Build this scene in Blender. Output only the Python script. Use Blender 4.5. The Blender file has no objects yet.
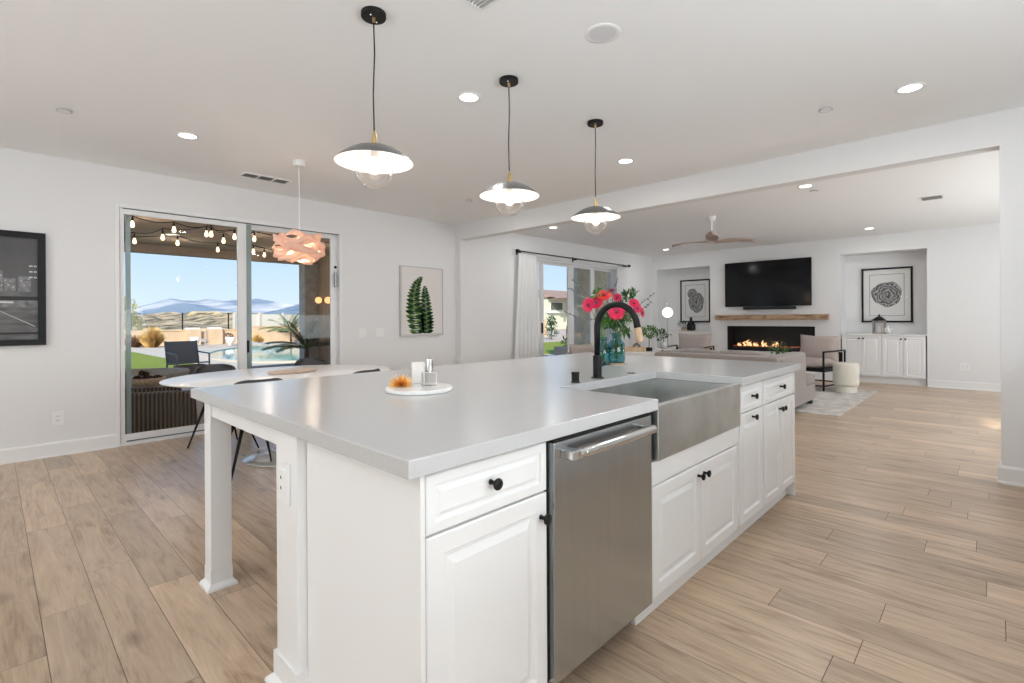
import bpy, math, random
from mathutils import Vector, Matrix
random.seed(7)
D = bpy.data; SC = bpy.context.scene; COL = SC.collection
PI = math.pi; sin = math.sin; cos = math.cos

# ------------------------------------------------------------------ camera
YAW = 0.7642; ROLL = -0.0058; EYE = Vector((0, 0, 1.2346)); F = 499.93; CY = 318.6
FWD = Vector((cos(YAW), sin(YAW), 0)); RT = Vector((sin(YAW), -cos(YAW), 0)); UP = Vector((0, 0, 1))
cam_d = D.cameras.new('camera'); cam = D.objects.new('camera', cam_d); COL.objects.link(cam)
cx_ = RT * cos(ROLL) + UP * sin(ROLL); cy_ = UP * cos(ROLL) - RT * sin(ROLL)
cam.matrix_world = Matrix(((cx_.x, cy_.x, -FWD.x, EYE.x), (cx_.y, cy_.y, -FWD.y, EYE.y), (cx_.z, cy_.z, -FWD.z, EYE.z), (0, 0, 0, 1)))
cam_d.sensor_width = 36; cam_d.lens = F / 1024 * 36; cam_d.shift_y = (CY - 341.5) / 1024
cam_d.clip_start = 0.02; cam_d.clip_end = 20000
SC.camera = cam

# ------------------------------------------------------------------ view, sky, sun
SC.view_settings.view_transform = 'Standard'; SC.view_settings.look = 'None'
SC.view_settings.exposure = 0.20; SC.view_settings.gamma = 1.0; SC.view_settings.use_curve_mapping = False
try:
    SC.cycles.use_denoising = True
    SC.cycles.max_bounces = 10; SC.cycles.diffuse_bounces = 6; SC.cycles.glossy_bounces = 4
    SC.cycles.transparent_max_bounces = 16; SC.cycles.transmission_bounces = 6
    SC.cycles.sample_clamp_indirect = 6
    SC.cycles.use_light_tree = True
except Exception:
    pass
SKY_POWER = 1.0
W_ = D.worlds.new('sky'); SC.world = W_; W_.use_nodes = True
nt = W_.node_tree; nt.nodes.clear()
o_ = nt.nodes.new('ShaderNodeOutputWorld'); bg = nt.nodes.new('ShaderNodeBackground')
tc = nt.nodes.new('ShaderNodeTexCoord'); sp = nt.nodes.new('ShaderNodeSeparateXYZ'); cr = nt.nodes.new('ShaderNodeValToRGB')
cr.color_ramp.elements[0].position = 0.0; cr.color_ramp.elements[0].color = (0.72, 0.86, 0.98, 1)
cr.color_ramp.elements[1].position = 0.5; cr.color_ramp.elements[1].color = (0.22, 0.45, 0.90, 1)
e_ = cr.color_ramp.elements.new(0.16); e_.color = (0.47, 0.69, 0.97, 1)
nt.links.new(tc.outputs['Generated'], sp.inputs[0]); nt.links.new(sp.outputs['Z'], cr.inputs[0])
nt.links.new(cr.outputs[0], bg.inputs[0]); nt.links.new(bg.outputs[0], o_.inputs[0]); bg.inputs[1].default_value = SKY_POWER
sun_d = D.lights.new('sun', 'SUN'); sun_d.energy = 5.2; sun_d.angle = 0.02; sun_d.color = (1.0, 0.88, 0.70)
sun = D.objects.new('sun', sun_d); COL.objects.link(sun)
sun.rotation_euler = Vector((0.62, 0.62, -0.52)).to_track_quat('-Z', 'Y').to_euler()

def area(name, loc, direction, sx, sy, power, color=(1, 1, 1), shape='RECTANGLE', spread=PI):
    l = D.lights.new(name, 'AREA'); l.shape = shape; l.size = sx; l.size_y = sy; l.energy = power; l.color = color; l.spread = spread
    o = D.objects.new(name, l); COL.objects.link(o); o.location = loc
    o.rotation_euler = Vector(direction).to_track_quat('-Z', 'Y').to_euler(); return o
# added fill lamps inside the room, tilted up to brighten walls and ceiling
area('kitchen_fill', (-3.42, 2.4, 1.35), (1, 0, 1.25), 3.4, 2.0, 104, (0.88, 0.955, 1.0))
area('side_fill', (0.9, -2.12, 1.45), (0, 1, 1.15), 3.2, 1.6, 140, (0.88, 0.955, 1.0))
area('living_fill', (8.0, -2.9, 1.3), (0, 1, 1.15), 3.2, 1.9, 170, (0.88, 0.955, 1.0))
CAN_POWER = 5.0

# ------------------------------------------------------------------ placing helpers
def ray(x, y):
    a, b = x - 512, y - CY; c, s = cos(ROLL), sin(ROLL)
    u = (c * a + s * b) / F; v = (-s * a + c * b) / F
    return FWD + RT * u - UP * v
def on(x, y, ax, val):
    r = ray(x, y); return EYE + r * ((val - EYE[ax]) / r[ax])
def at(x, y, d):
    return EYE + ray(x, y) * d

# ------------------------------------------------------------------ mesh builder
class M:
    def __init__(s): s.v = []; s.f = []; s.fm = []; s.cur = 0
    def mat(s, i): s.cur = i; return s
    def add(s, vs, fs):
        n = len(s.v); s.v += [Vector(p) for p in vs]
        for f in fs: s.f.append([n + i for i in f]); s.fm.append(s.cur)
        return s
    def box(s, x0, x1, y0, y1, z0, z1):
        if x0 > x1: x0, x1 = x1, x0
        if y0 > y1: y0, y1 = y1, y0
        return s.add([(x0, y0, z0), (x1, y0, z0), (x1, y1, z0), (x0, y1, z0), (x0, y0, z1), (x1, y0, z1), (x1, y1, z1), (x0, y1, z1)],
                     [(0, 3, 2, 1), (4, 5, 6, 7), (0, 1, 5, 4), (1, 2, 6, 5), (2, 3, 7, 6), (3, 0, 4, 7)])
    def tube(s, pts, r, n=10, cap=True):
        pts = [Vector(p) for p in pts]; rs = r if isinstance(r, (list, tuple)) else [r] * len(pts)
        base = len(s.v); prev = None
        for i, p in enumerate(pts):
            t = (pts[min(i + 1, len(pts) - 1)] - pts[max(i - 1, 0)]).normalized()
            if prev is None:
                a = t.orthogonal().normalized()
            else:
                a = (prev - t * prev.dot(t))
                a = a.normalized() if a.length > 1e-6 else t.orthogonal().normalized()
            prev = a; b = t.cross(a)
            for k in range(n):
                th = 2 * PI * k / n; s.v.append(p + (a * cos(th) + b * sin(th)) * rs[i])
        for i in range(len(pts) - 1):
            for k in range(n):
                k2 = (k + 1) % n; s.f.append([base + i * n + k, base + i * n + k2, base + (i + 1) * n + k2, base + (i + 1) * n + k]); s.fm.append(s.cur)
        if cap:
            s.f.append([base + k for k in reversed(range(n))]); s.fm.append(s.cur)
            s.f.append([base + (len(pts) - 1) * n + k for k in range(n)]); s.fm.append(s.cur)
        return s
    def lathe(s, prof, c=(0, 0, 0), n=32, sx=1, sy=1, axis=None, cap=True):
        # profile [(r, z)] about an axis through c; axis None = z
        c = Vector(c); A = Vector(axis).normalized() if axis is not None else UP
        if axis is None: a, b = Vector((1, 0, 0)), Vector((0, 1, 0))
        else: a = A.orthogonal().normalized(); b = A.cross(a)
        base = len(s.v)
        for r, z in prof:
            for k in range(n):
                th = 2 * PI * k / n; s.v.append(c + a * (cos(th) * r * sx) + b * (sin(th) * r * sy) + A * z)
        for i in range(len(prof) - 1):
            for k in range(n):
                k2 = (k + 1) % n; s.f.append([base + i * n + k, base + i * n + k2, base + (i + 1) * n + k2, base + (i + 1) * n + k]); s.fm.append(s.cur)
        if cap and prof[0][0] > 1e-5: s.f.append([base + k for k in reversed(range(n))]); s.fm.append(s.cur)
        if cap and prof[-1][0] > 1e-5: s.f.append([base + (len(prof) - 1) * n + k for k in range(n)]); s.fm.append(s.cur)
        return s
    def ball(s, c, r, n=16, sx=1, sy=1, sz=1):
        m = n // 2; prof = [(max(r * sin(PI * i / m), 1e-6), -r * sz * cos(PI * i / m)) for i in range(m + 1)]
        return s.lathe(prof, c, n, sx, sy)
    def prism(s, poly, U, V, O, T):
        # polygon [(u, v)] on plane O + uU + vV, extruded by vector T
        U, V, O, T = Vector(U), Vector(V), Vector(O), Vector(T); n = len(poly)
        vs = [O + U * p[0] + V * p[1] for p in poly]; vs += [q + T for q in vs]
        return s.add(vs, [list(reversed(range(n))), list(range(n, 2 * n))] + [[i, (i + 1) % n, n + (i + 1) % n, n + i] for i in range(n)])
    def panel(s, O, U, V, N, w, h, rings):
        # nested rectangles: rings [(inset, height)] the first is the back edge; closes front
        O, U, V, N = Vector(O), Vector(U), Vector(V), Vector(N); vs = []
        for ins, hh in rings:
            for (a, b) in ((ins, ins), (w - ins, ins), (w - ins, h - ins), (ins, h - ins)): vs.append(O + U * a + V * b + N * hh)
        fs = [(3, 2, 1, 0)]
        for i in range(len(rings) - 1):
            for k in range(4): fs.append((i * 4 + k, i * 4 + (k + 1) % 4, i * 4 + 4 + (k + 1) % 4, i * 4 + 4 + k))
        k = (len(rings) - 1) * 4; fs.append((k, k + 1, k + 2, k + 3))
        return s.add(vs, fs)
    def quad(s, a, b, c, d): return s.add([a, b, c, d], [(0, 1, 2, 3)])
    def leaf(s, p, d, L, w, up=UP, fold=0.15):
        p = Vector(p); d = Vector(d).normalized(); sd = d.cross(Vector(up))
        sd = sd.normalized() if sd.length > 1e-4 else Vector((1, 0, 0)); nn = sd.cross(d)
        return s.add([p, p + d * L * .5 + sd * w + nn * fold * w, p + d * L, p + d * L * .5 - sd * w + nn * fold * w, p + d * L * .5], [(0, 1, 4), (1, 2, 4), (2, 3, 4), (3, 0, 4)])
    def build(s, name, mats, parent=None, loc=None, bevel=0, seg=2, smooth=False, subsurf=0, local=False, solid=0):
        if not isinstance(mats, (list, tuple)): mats = [mats]
        me = D.meshes.new(name)
        org = Vector((0, 0, 0))
        if parent is not None and not local:
            q = parent
            while q is not None: org = org + Vector(q.location); q = q.parent
        elif loc is not None and not local: org = Vector(loc)
        me.from_pydata([tuple(p - org) for p in s.v], [], s.f)
        for m in mats: me.materials.append(m)
        for p, i in zip(me.polygons, s.fm): p.material_index = min(i, len(mats) - 1); p.use_smooth = smooth
        me.update()
        o = D.objects.new(name, me); COL.objects.link(o)
        if parent is not None: o.parent = parent
        elif loc is not None: o.location = loc
        if solid: md = o.modifiers.new('thickness', 'SOLIDIFY'); md.thickness = solid; md.offset = 0
        if bevel: md = o.modifiers.new('bevel', 'BEVEL'); md.width = bevel; md.segments = seg; md.limit_method = 'ANGLE'; md.angle_limit = 0.6
        if subsurf: md = o.modifiers.new('sub', 'SUBSURF'); md.levels = subsurf; md.render_levels = subsurf
        if bevel and smooth:
            md = o.modifiers.new('wn', 'WEIGHTED_NORMAL')
        return o
def soft(cx, cy, cz, sx, sy, sz, e=0.35, n=20, puff=0.0):
    # rounded cushion (superellipsoid), half sizes
    m = M(); vs = []; fs = []
    def p(c, q): return math.copysign(abs(c) ** q, c)
    nn = n; mm = n // 2
    for i in range(mm + 1):
        ph = -PI / 2 + PI * i / mm
        for k in range(nn):
            th = 2 * PI * k / nn
            vs.append((cx + sx * p(cos(ph), e) * p(cos(th), e), cy + sy * p(cos(ph), e) * p(sin(th), e), cz + sz * p(sin(ph), e)))
    for i in range(mm):
        for k in range(nn): fs.append((i * nn + k, i * nn + (k + 1) % nn, (i + 1) * nn + (k + 1) % nn, (i + 1) * nn + k))
    return m.add(vs, fs)
def pillow(c, w, h, t, U, V):
    # square throw pillow with pinched corners: U width axis, V height axis
    U = Vector(U).normalized(); V = Vector(V).normalized(); N = U.cross(V); c = Vector(c); m = M(); n = 12; vs = []; fs = []
    for sd in (1, -1):
        for i in range(n + 1):
            for j in range(n + 1):
                a = -1 + 2 * i / n; b = -1 + 2 * j / n
                k = max(0, (1 - a ** 4) * (1 - b ** 4)) ** 0.55
                pin = 1 - 0.10 * (1 - abs(a)) * abs(b) ** 3; pin2 = 1 - 0.10 * (1 - abs(b)) * abs(a) ** 3
                vs.append(c + U * (a * w / 2 * pin2) + V * (b * h / 2 * pin) + N * (sd * (t / 2 * k + 0.002)))
    K = (n + 1) * (n + 1)
    for sd in (0, 1):
        for i in range(n):
            for j in range(n):
                q = [sd * K + i * (n + 1) + j, sd * K + (i + 1) * (n + 1) + j, sd * K + (i + 1) * (n + 1) + j + 1, sd * K + i * (n + 1) + j + 1]
                fs.append(q if sd == 0 else q[::-1])
    rim = [(i, 0) for i in range(n)] + [(n, j) for j in range(n)] + [(i, n) for i in range(n, 0, -1)] + [(0, j) for j in range(n, 0, -1)]
    ids = [i * (n + 1) + j for i, j in rim]
    for a, b in zip(ids, ids[1:] + ids[:1]): fs.append([b, a, K + a, K + b])
    return m.add(vs, fs)

def tag(o, label=None, cat=None, group=None, kind=None):
    if label: o['label'] = label
    if cat: o['category'] = cat
    if group: o['group'] = group
    if kind: o['kind'] = kind
    return o
def thing(name, loc, label, cat, group=None, rz=0):
    o = D.objects.new(name, None); COL.objects.link(o); o.location = loc; o.rotation_euler = (0, 0, rz); o.empty_display_size = 0.1
    return tag(o, label, cat, group)
def struct(m, name, mat, **k): return tag(m.build(name, mat, **k), kind='structure')
def copy_tree(o, parent=None):
    c = o.copy(); COL.objects.link(c); c.parent = parent
    for ch in [x for x in list(COL.objects) if x.parent == o]: copy_tree(ch, c)
    return c

# ------------------------------------------------------------------ materials
def mat(name, col, rough=0.5, metal=0.0, noise=0.0, nscale=8.0, stretch=(1, 1, 1), bump=0.0, bscale=60.0, emit=None, estr=0.0, trans=0.0, ior=1.45, alpha=1.0, coat=0.0, sss=0.0, spec=0.5, col2=None, detail=6, lo=0.35, hi=0.65, coords='Object', sheen=0.0, aniso=0.0):
    m = D.materials.new(name); m.use_nodes = True; t = m.node_tree; b = t.nodes['Principled BSDF']
    b.inputs['Base Color'].default_value = (*col, 1); b.inputs['Roughness'].default_value = rough; b.inputs['Metallic'].default_value = metal
    b.inputs['IOR'].default_value = ior; b.inputs['Transmission Weight'].default_value = trans; b.inputs['Alpha'].default_value = alpha
    b.inputs['Coat Weight'].default_value = coat; b.inputs['Specular IOR Level'].default_value = spec; b.inputs['Sheen Weight'].default_value = sheen
    if sss: b.inputs['Subsurface Weight'].default_value = sss; b.inputs['Subsurface Radius'].default_value = (0.02, 0.02, 0.02)
    if emit: b.inputs['Emission Color'].default_value = (*emit, 1); b.inputs['Emission Strength'].default_value = estr
    if noise or bump or col2:
        tx = t.nodes.new('ShaderNodeTexCoord'); mp = t.nodes.new('ShaderNodeMapping'); mp.inputs['Scale'].default_value = stretch
        t.links.new(tx.outputs[coords], mp.inputs[0])
        if noise or col2:
            n = t.nodes.new('ShaderNodeTexNoise'); n.inputs['Scale'].default_value = nscale; n.inputs['Detail'].default_value = detail
            t.links.new(mp.outputs[0], n.inputs[0])
            r = t.nodes.new('ShaderNodeValToRGB'); c2 = col2 or tuple(max(0, c * (1 - noise)) for c in col); c1 = col if col2 else tuple(min(1, c * (1 + noise * .5)) for c in col)
            r.color_ramp.elements[0].position = lo; r.color_ramp.elements[1].position = hi
            r.color_ramp.elements[0].color = (*c2, 1); r.color_ramp.elements[1].color = (*c1, 1)
            t.links.new(n.outputs['Fac'], r.inputs[0]); t.links.new(r.outputs[0], b.inputs['Base Color'])
        if bump:
            n2 = t.nodes.new('ShaderNodeTexNoise'); n2.inputs['Scale'].default_value = bscale; n2.inputs['Detail'].default_value = 4
            t.links.new(mp.outputs[0], n2.inputs[0]); bp = t.nodes.new('ShaderNodeBump'); bp.inputs['Strength'].default_value = bump; bp.inputs['Distance'].default_value = 0.01
            t.links.new(n2.outputs['Fac'], bp.inputs['Height']); t.links.new(bp.outputs[0], b.inputs['Normal'])
    return m
def glow(name, col, strength):
    m = D.materials.new(name); m.use_nodes = True; t = m.node_tree; t.nodes.clear()
    o = t.nodes.new('ShaderNodeOutputMaterial'); e = t.nodes.new('ShaderNodeEmission'); e.inputs[0].default_value = (*col, 1); e.inputs[1].default_value = strength
    t.links.new(e.outputs[0], o.inputs[0]); return m
def pane_glass(name, tint=(1, 1, 1), refl=1.0, rough=0.0, ior=1.45):
    # architectural sheet glass: clear pass-through with Fresnel reflection
    m = D.materials.new(name); m.use_nodes = True; t = m.node_tree; t.nodes.clear()
    o = t.nodes.new('ShaderNodeOutputMaterial'); mx = t.nodes.new('ShaderNodeMixShader'); tr = t.nodes.new('ShaderNodeBsdfTransparent'); gl = t.nodes.new('ShaderNodeBsdfGlossy')
    fr = t.nodes.new('ShaderNodeFresnel'); fr.inputs[0].default_value = ior; gl.inputs['Roughness'].default_value = rough; tr.inputs[0].default_value = (*tint, 1)
    gl.inputs[0].default_value = (refl, refl, refl, 1)
    ge = t.nodes.new('ShaderNodeNewGeometry'); sb = t.nodes.new('ShaderNodeMath'); sb.operation = 'SUBTRACT'; sb.inputs[0].default_value = 1; ml = t.nodes.new('ShaderNodeMath'); ml.operation = 'MULTIPLY'
    t.links.new(ge.outputs['Backfacing'], sb.inputs[1]); t.links.new(sb.outputs[0], ml.inputs[0]); t.links.new(fr.outputs[0], ml.inputs[1])
    t.links.new(ml.outputs[0], mx.inputs[0]); t.links.new(tr.outputs[0], mx.inputs[1]); t.links.new(gl.outputs[0], mx.inputs[2]); t.links.new(mx.outputs[0], o.inputs[0]); return m
def bulb_glass(name):
    m = D.materials.new(name); m.use_nodes = True; t = m.node_tree; t.nodes.clear()
    o = t.nodes.new('ShaderNodeOutputMaterial'); mx = t.nodes.new('ShaderNodeMixShader'); tr = t.nodes.new('ShaderNodeBsdfTransparent'); gl = t.nodes.new('ShaderNodeBsdfGlossy'); lw = t.nodes.new('ShaderNodeLayerWeight')
    lw.inputs['Blend'].default_value = 0.28; gl.inputs['Roughness'].default_value = 0.12; tr.inputs[0].default_value = (.99, .98, .97, 1)
    t.links.new(lw.outputs['Facing'], mx.inputs[0]); t.links.new(tr.outputs[0], mx.inputs[1]); t.links.new(gl.outputs[0], mx.inputs[2]); t.links.new(mx.outputs[0], o.inputs[0]); return m
def floor_mat():
    m = D.materials.new('oak_plank_floor'); m.use_nodes = True; t = m.node_tree; b = t.nodes['Principled BSDF']; N = t.nodes.new; L = t.links.new
    tx = N('ShaderNodeTexCoord'); s = N('ShaderNodeSeparateXYZ'); L(tx.outputs['Object'], s.inputs[0])
    def mth(op, a, bb=None, c=None):
        n = N('ShaderNodeMath'); n.operation = op
        for i, q in enumerate((a, bb, c)):
            if q is None: continue
            if isinstance(q, (int, float)): n.inputs[i].default_value = q
            else: L(q, n.inputs[i])
        return n.outputs[0]
    W, LN = 0.18, 1.22
    xr = mth('DIVIDE', mth('ADD', s.outputs['X'], 0.04 + 18.0), W); row = mth('FLOOR', xr); fx = mth('FRACT', xr)
    wn = N('ShaderNodeTexWhiteNoise'); wn.noise_dimensions = '1D'; L(row, wn.inputs['W'])
    yr = mth('ADD', mth('DIVIDE', mth('ADD', s.outputs['Y'], 30.0), LN), wn.outputs['Value']); seg = mth('FLOOR', yr); fy = mth('FRACT', yr)
    cb = N('ShaderNodeCombineXYZ'); L(row, cb.inputs[0]); L(seg, cb.inputs[1])
    w2 = N('ShaderNodeTexWhiteNoise'); w2.noise_dimensions = '3D'; L(cb.outputs[0], w2.inputs['Vector'])
    # grain
    ad = N('ShaderNodeVectorMath'); ad.operation = 'MULTIPLY_ADD'; L(w2.outputs['Color'], ad.inputs[0]); ad.inputs[1].default_value = (13, 17, 5); L(tx.outputs['Object'], ad.inputs[2])
    mp = N('ShaderNodeMapping'); mp.inputs['Scale'].default_value = (9.0, 1.1, 1); L(ad.outputs[0], mp.inputs[0])
    g = N('ShaderNodeTexNoise'); g.inputs['Scale'].default_value = 1.6; g.inputs['Detail'].default_value = 8; g.inputs['Roughness'].default_value = 0.62; g.inputs['Distortion'].default_value = 1.4; L(mp.outputs[0], g.inputs[0])
    mp2 = N('ShaderNodeMapping'); mp2.inputs['Scale'].default_value = (70.0, 4.0, 1); L(ad.outputs[0], mp2.inputs[0])
    g2 = N('ShaderNodeTexNoise'); g2.inputs['Scale'].default_value = 1.5; g2.inputs['Detail'].default_value = 5; L(mp2.outputs[0], g2.inputs[0])
    # knots
    mp3 = N('ShaderNodeMapping'); mp3.inputs['Scale'].default_value = (3.6, 1.7, 1); L(ad.outputs[0], mp3.inputs[0])
    vo = N('ShaderNodeTexVoronoi'); vo.inputs['Scale'].default_value = 1.0; L(mp3.outputs[0], vo.inputs[0])
    kn = N('ShaderNodeValToRGB'); kn.color_ramp.elements[0].position = 0.02; kn.color_ramp.elements[0].color = (0.45, 0.45, 0.45, 1); kn.color_ramp.elements[1].position = 0.16; kn.color_ramp.elements[1].color = (1, 1, 1, 1); L(vo.outputs['Distance'], kn.inputs[0])
    r = N('ShaderNodeValToRGB'); e = r.color_ramp.elements
    e[0].position = 0.30; e[0].color = (0.27, 0.175, 0.110, 1); e[1].position = 0.68; e[1].color = (0.63, 0.49, 0.36, 1); k = e.new(0.48); k.color = (0.49, 0.365, 0.26, 1)
    L(mth('ADD', mth('MULTIPLY', g.outputs['Fac'], 0.72), mth('MULTIPLY', g2.outputs['Fac'], 0.28)), r.inputs[0])
    hsv = N('ShaderNodeHueSaturation'); L(r.outputs[0], hsv.inputs['Color']); L(mth('MULTIPLY_ADD', w2.outputs['Value'], 0.34, 0.83), hsv.inputs['Value'])
    hsv.inputs['Saturation'].default_value = 1.04
    mk = N('ShaderNodeMixRGB'); mk.blend_type = 'MULTIPLY'; mk.inputs[0].default_value = 0.8; L(hsv.outputs[0], mk.inputs[1]); L(kn.outputs[0], mk.inputs[2])
    dx = mth('MULTIPLY', mth('MINIMUM', fx, mth('SUBTRACT', 1.0, fx)), W); dy = mth('MULTIPLY', mth('MINIMUM', fy, mth('SUBTRACT', 1.0, fy)), LN)
    edge = mth('MINIMUM', dx, dy); gap = mth('LESS_THAN', edge, 0.0013)
    mg = N('ShaderNodeMixRGB'); L(gap, mg.inputs[0]); L(mk.outputs[0], mg.inputs[1]); mg.inputs[2].default_value = (0.12, 0.075, 0.05, 1); L(mg.outputs[0], b.inputs['Base Color'])
    b.inputs['Roughness'].default_value = 0.30; b.inputs['Specular IOR Level'].default_value = 0.55
    hh = mth('MINIMUM', mth('MULTIPLY', edge, 300.0), 1.0); bp = N('ShaderNodeBump'); bp.inputs['Strength'].default_value = 0.35; bp.inputs['Distance'].default_value = 0.003
    L(mth('ADD', hh, mth('MULTIPLY', g2.outputs['Fac'], 0.25)), bp.inputs['Height']); L(bp.outputs[0], b.inputs['Normal'])
    return m
def ring_mat():
    m = D.materials.new('tree_ring_ink'); m.use_nodes = True; t = m.node_tree; b = t.nodes['Principled BSDF']; N = t.nodes.new; L = t.links.new
    tx = N('ShaderNodeTexCoord'); mp = N('ShaderNodeMapping'); mp.inputs['Scale'].default_value = (1, 1, 1); L(tx.outputs['Object'], mp.inputs[0])
    w = N('ShaderNodeTexWave'); w.wave_type = 'RINGS'; w.rings_direction = 'SPHERICAL'; w.inputs['Scale'].default_value = 6; w.inputs['Distortion'].default_value = 10; w.inputs['Detail'].default_value = 3; w.inputs['Detail Scale'].default_value = 2
    L(mp.outputs[0], w.inputs[0]); r = N('ShaderNodeValToRGB'); r.color_ramp.elements[0].position = 0.2; r.color_ramp.elements[0].color = (0.10, 0.10, 0.10, 1); r.color_ramp.elements[1].position = 0.8; r.color_ramp.elements[1].color = (0.42, 0.42, 0.42, 1)
    L(w.outputs[0], r.inputs[0]); L(r.outputs[0], b.inputs['Base Color']); b.inputs['Roughness'].default_value = 0.8; return m
def weave_mat():
    m = D.materials.new('brown_wicker'); m.use_nodes = True; t = m.node_tree; b = t.nodes['Principled BSDF']; N = t.nodes.new; L = t.links.new
    tx = N('ShaderNodeTexCoord'); mp = N('ShaderNodeMapping'); mp.inputs['Rotation'].default_value = (0, 0, 0.5); L(tx.outputs['Object'], mp.inputs[0])
    w = N('ShaderNodeTexWave'); w.bands_direction = 'X'; w.inputs['Scale'].default_value = 9; w.inputs['Distortion'].default_value = 0.4; L(mp.outputs[0], w.inputs[0])
    w2 = N('ShaderNodeTexWave'); w2.bands_direction = 'Z'; w2.inputs['Scale'].default_value = 26; w2.inputs['Distortion'].default_value = 1.0; L(mp.outputs[0], w2.inputs[0])
    mx = N('ShaderNodeMixRGB'); mx.blend_type = 'MULTIPLY'; mx.inputs[0].default_value = 0.75; L(w.outputs[0], mx.inputs[1]); L(w2.outputs[0], mx.inputs[2])
    r = N('ShaderNodeValToRGB'); r.color_ramp.elements[0].position = 0.05; r.color_ramp.elements[0].color = (0.03, 0.02, 0.013, 1); r.color_ramp.elements[1].position = 0.75; r.color_ramp.elements[1].color = (0.27, 0.20, 0.14, 1)
    L(mx.outputs[0], r.inputs[0]); L(r.outputs[0], b.inputs['Base Color']); b.inputs['Roughness'].default_value = 0.6
    bp = N('ShaderNodeBump'); bp.inputs['Distance'].default_value = 0.01; L(mx.outputs[0], bp.inputs['Height']); L(bp.outputs[0], b.inputs['Normal']); return m

WALL = mat('wall_paint', (0.78, 0.78, 0.785), 0.85, bump=0.05, bscale=120)
CEIL = mat('ceiling_paint', (0.91, 0.915, 0.92), 0.9, bump=0.05, bscale=90)
TRIM = mat('trim_paint', (0.82, 0.82, 0.82), 0.45)
CAB = mat('cabinet_paint', (0.83, 0.83, 0.83), 0.38)
FLOOR = floor_mat()
QUARTZ = mat('grey_quartz', (0.53, 0.53, 0.535), 0.21, spec=0.75, noise=0.035, nscale=200, detail=2)
STEEL = mat('brushed_steel', (0.50, 0.535, 0.56), 0.25, metal=1.0, noise=0.03, nscale=60, stretch=(1, 1, 0.04), bump=0.02, bscale=150)
SINKST = mat('satin_steel', (0.57, 0.59, 0.58), 0.38, metal=1.0, noise=0.14, nscale=6)
CHROME = mat('polished_steel', (0.72, 0.72, 0.72), 0.13, metal=1.0)
BLACK = mat('matte_black', (0.008, 0.008, 0.009), 0.42, spec=0.3)
DARK = mat('dark_gap', (0.015, 0.014, 0.013), 0.8)
BRASS = mat('brass', (0.72, 0.52, 0.25), 0.28, metal=1.0)
GOLD = mat('gold_metal', (0.95, 0.58, 0.20), 0.35, metal=1.0)
PEWTER = mat('grey_enamel', (0.22, 0.22, 0.225), 0.35, metal=0.6)
WHITEEN = mat('white_enamel', (0.88, 0.86, 0.83), 0.4)
WHITEPL = mat('white_plastic', (0.84, 0.84, 0.84), 0.35)
CLEAR = pane_glass('clear_globe_glass', (0.97, 0.97, 0.97), 1.0, ior=1.5)
GLASS = pane_glass('window_glass', (0.985, 0.99, 0.99), 0.40)
CLEAR = bulb_glass('clear_globe_glass')
FRAMEM = mat('white_vinyl_frame', (0.80, 0.80, 0.81), 0.35)
GREENAL = mat('grey_green_aluminium', (0.30, 0.38, 0.38), 0.35, metal=0.2)
TRACK = mat('dark_track', (0.10, 0.10, 0.10), 0.5)
TABLEW = mat('white_lacquer', (0.86, 0.86, 0.86), 0.25)
CHAIRM = mat('charcoal_leather', (0.055, 0.055, 0.06), 0.48)
SOFAM = mat('greige_fabric', (0.29, 0.25, 0.23), 0.95, noise=0.12, nscale=90, bump=0.2, bscale=400, sheen=0.2)
PILLM = mat('blush_linen', (0.47, 0.395, 0.36), 0.95, noise=0.08, nscale=60, bump=0.15, bscale=300)
BOUCLE = mat('cream_boucle', (0.78, 0.74, 0.65), 1.0, bump=0.9, bscale=160)
RUGM = mat('pale_rug', (0.66, 0.62, 0.58), 1.0, col2=(0.50, 0.47, 0.44), nscale=7, detail=10, lo=0.42, hi=0.58, bump=0.3, bscale=300)
WOODM = mat('live_edge_wood', (0.44, 0.27, 0.15), 0.55, col2=(0.14, 0.07, 0.035), nscale=3.0, stretch=(6, 1, 9), detail=9, lo=0.30, hi=0.55)
WOODL = mat('light_wood', (0.60, 0.42, 0.27), 0.5, noise=0.25, nscale=5, stretch=(9, 9, 1))
FANW = mat('fan_wood', (0.42, 0.33, 0.29), 0.5, noise=0.2, nscale=6)
MARBLE = mat('white_marble', (0.85, 0.85, 0.84), 0.18, noise=0.12, nscale=9)
WAX = mat('white_candle_wax', (0.86, 0.85, 0.83), 0.5, sss=0.2)
TVM = mat('tv_screen', (0.004, 0.004, 0.006), 0.10, spec=0.35)
FIREB = mat('firebox_black', (0.012, 0.012, 0.013), 0.35)
LEAFM = mat('green_leaf', (0.075, 0.20, 0.035), 0.45, noise=0.5, nscale=14)
LEAFD = mat('dark_green_leaf', (0.03, 0.10, 0.025), 0.45, noise=0.5, nscale=14)
STEMM = mat('green_stem', (0.14, 0.26, 0.07), 0.5)
TWIGM = mat('brown_twig', (0.16, 0.12, 0.10), 0.7)
BUDM = mat('blue_grey_bud', (0.20, 0.22, 0.24), 0.7)
REDM = mat('crimson_petal', (0.78, 0.015, 0.09), 0.5, noise=0.2, nscale=40)
CORAL = mat('coral_petal', (0.90, 0.06, 0.05), 0.5)
PLUM = mat('plum_petal', (0.22, 0.035, 0.08), 0.6)
PINKM = mat('pink_petal', (0.74, 0.03, 0.11), 0.5)
CREAMP = mat('cream_petal', (0.80, 0.80, 0.68), 0.5)
TEAL = pane_glass('blue_green_glass', (0.66, 0.84, 0.88), 0.9, ior=1.5)
PEACH = mat('peach_veneer', (0.90, 0.70, 0.59), 0.5, noise=0.10, nscale=3, stretch=(1, 1, 8), emit=(1.0, 0.50, 0.34), estr=0.06)
PLATE = mat('sage_grey_plate', (0.36, 0.38, 0.36), 0.4)
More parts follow.
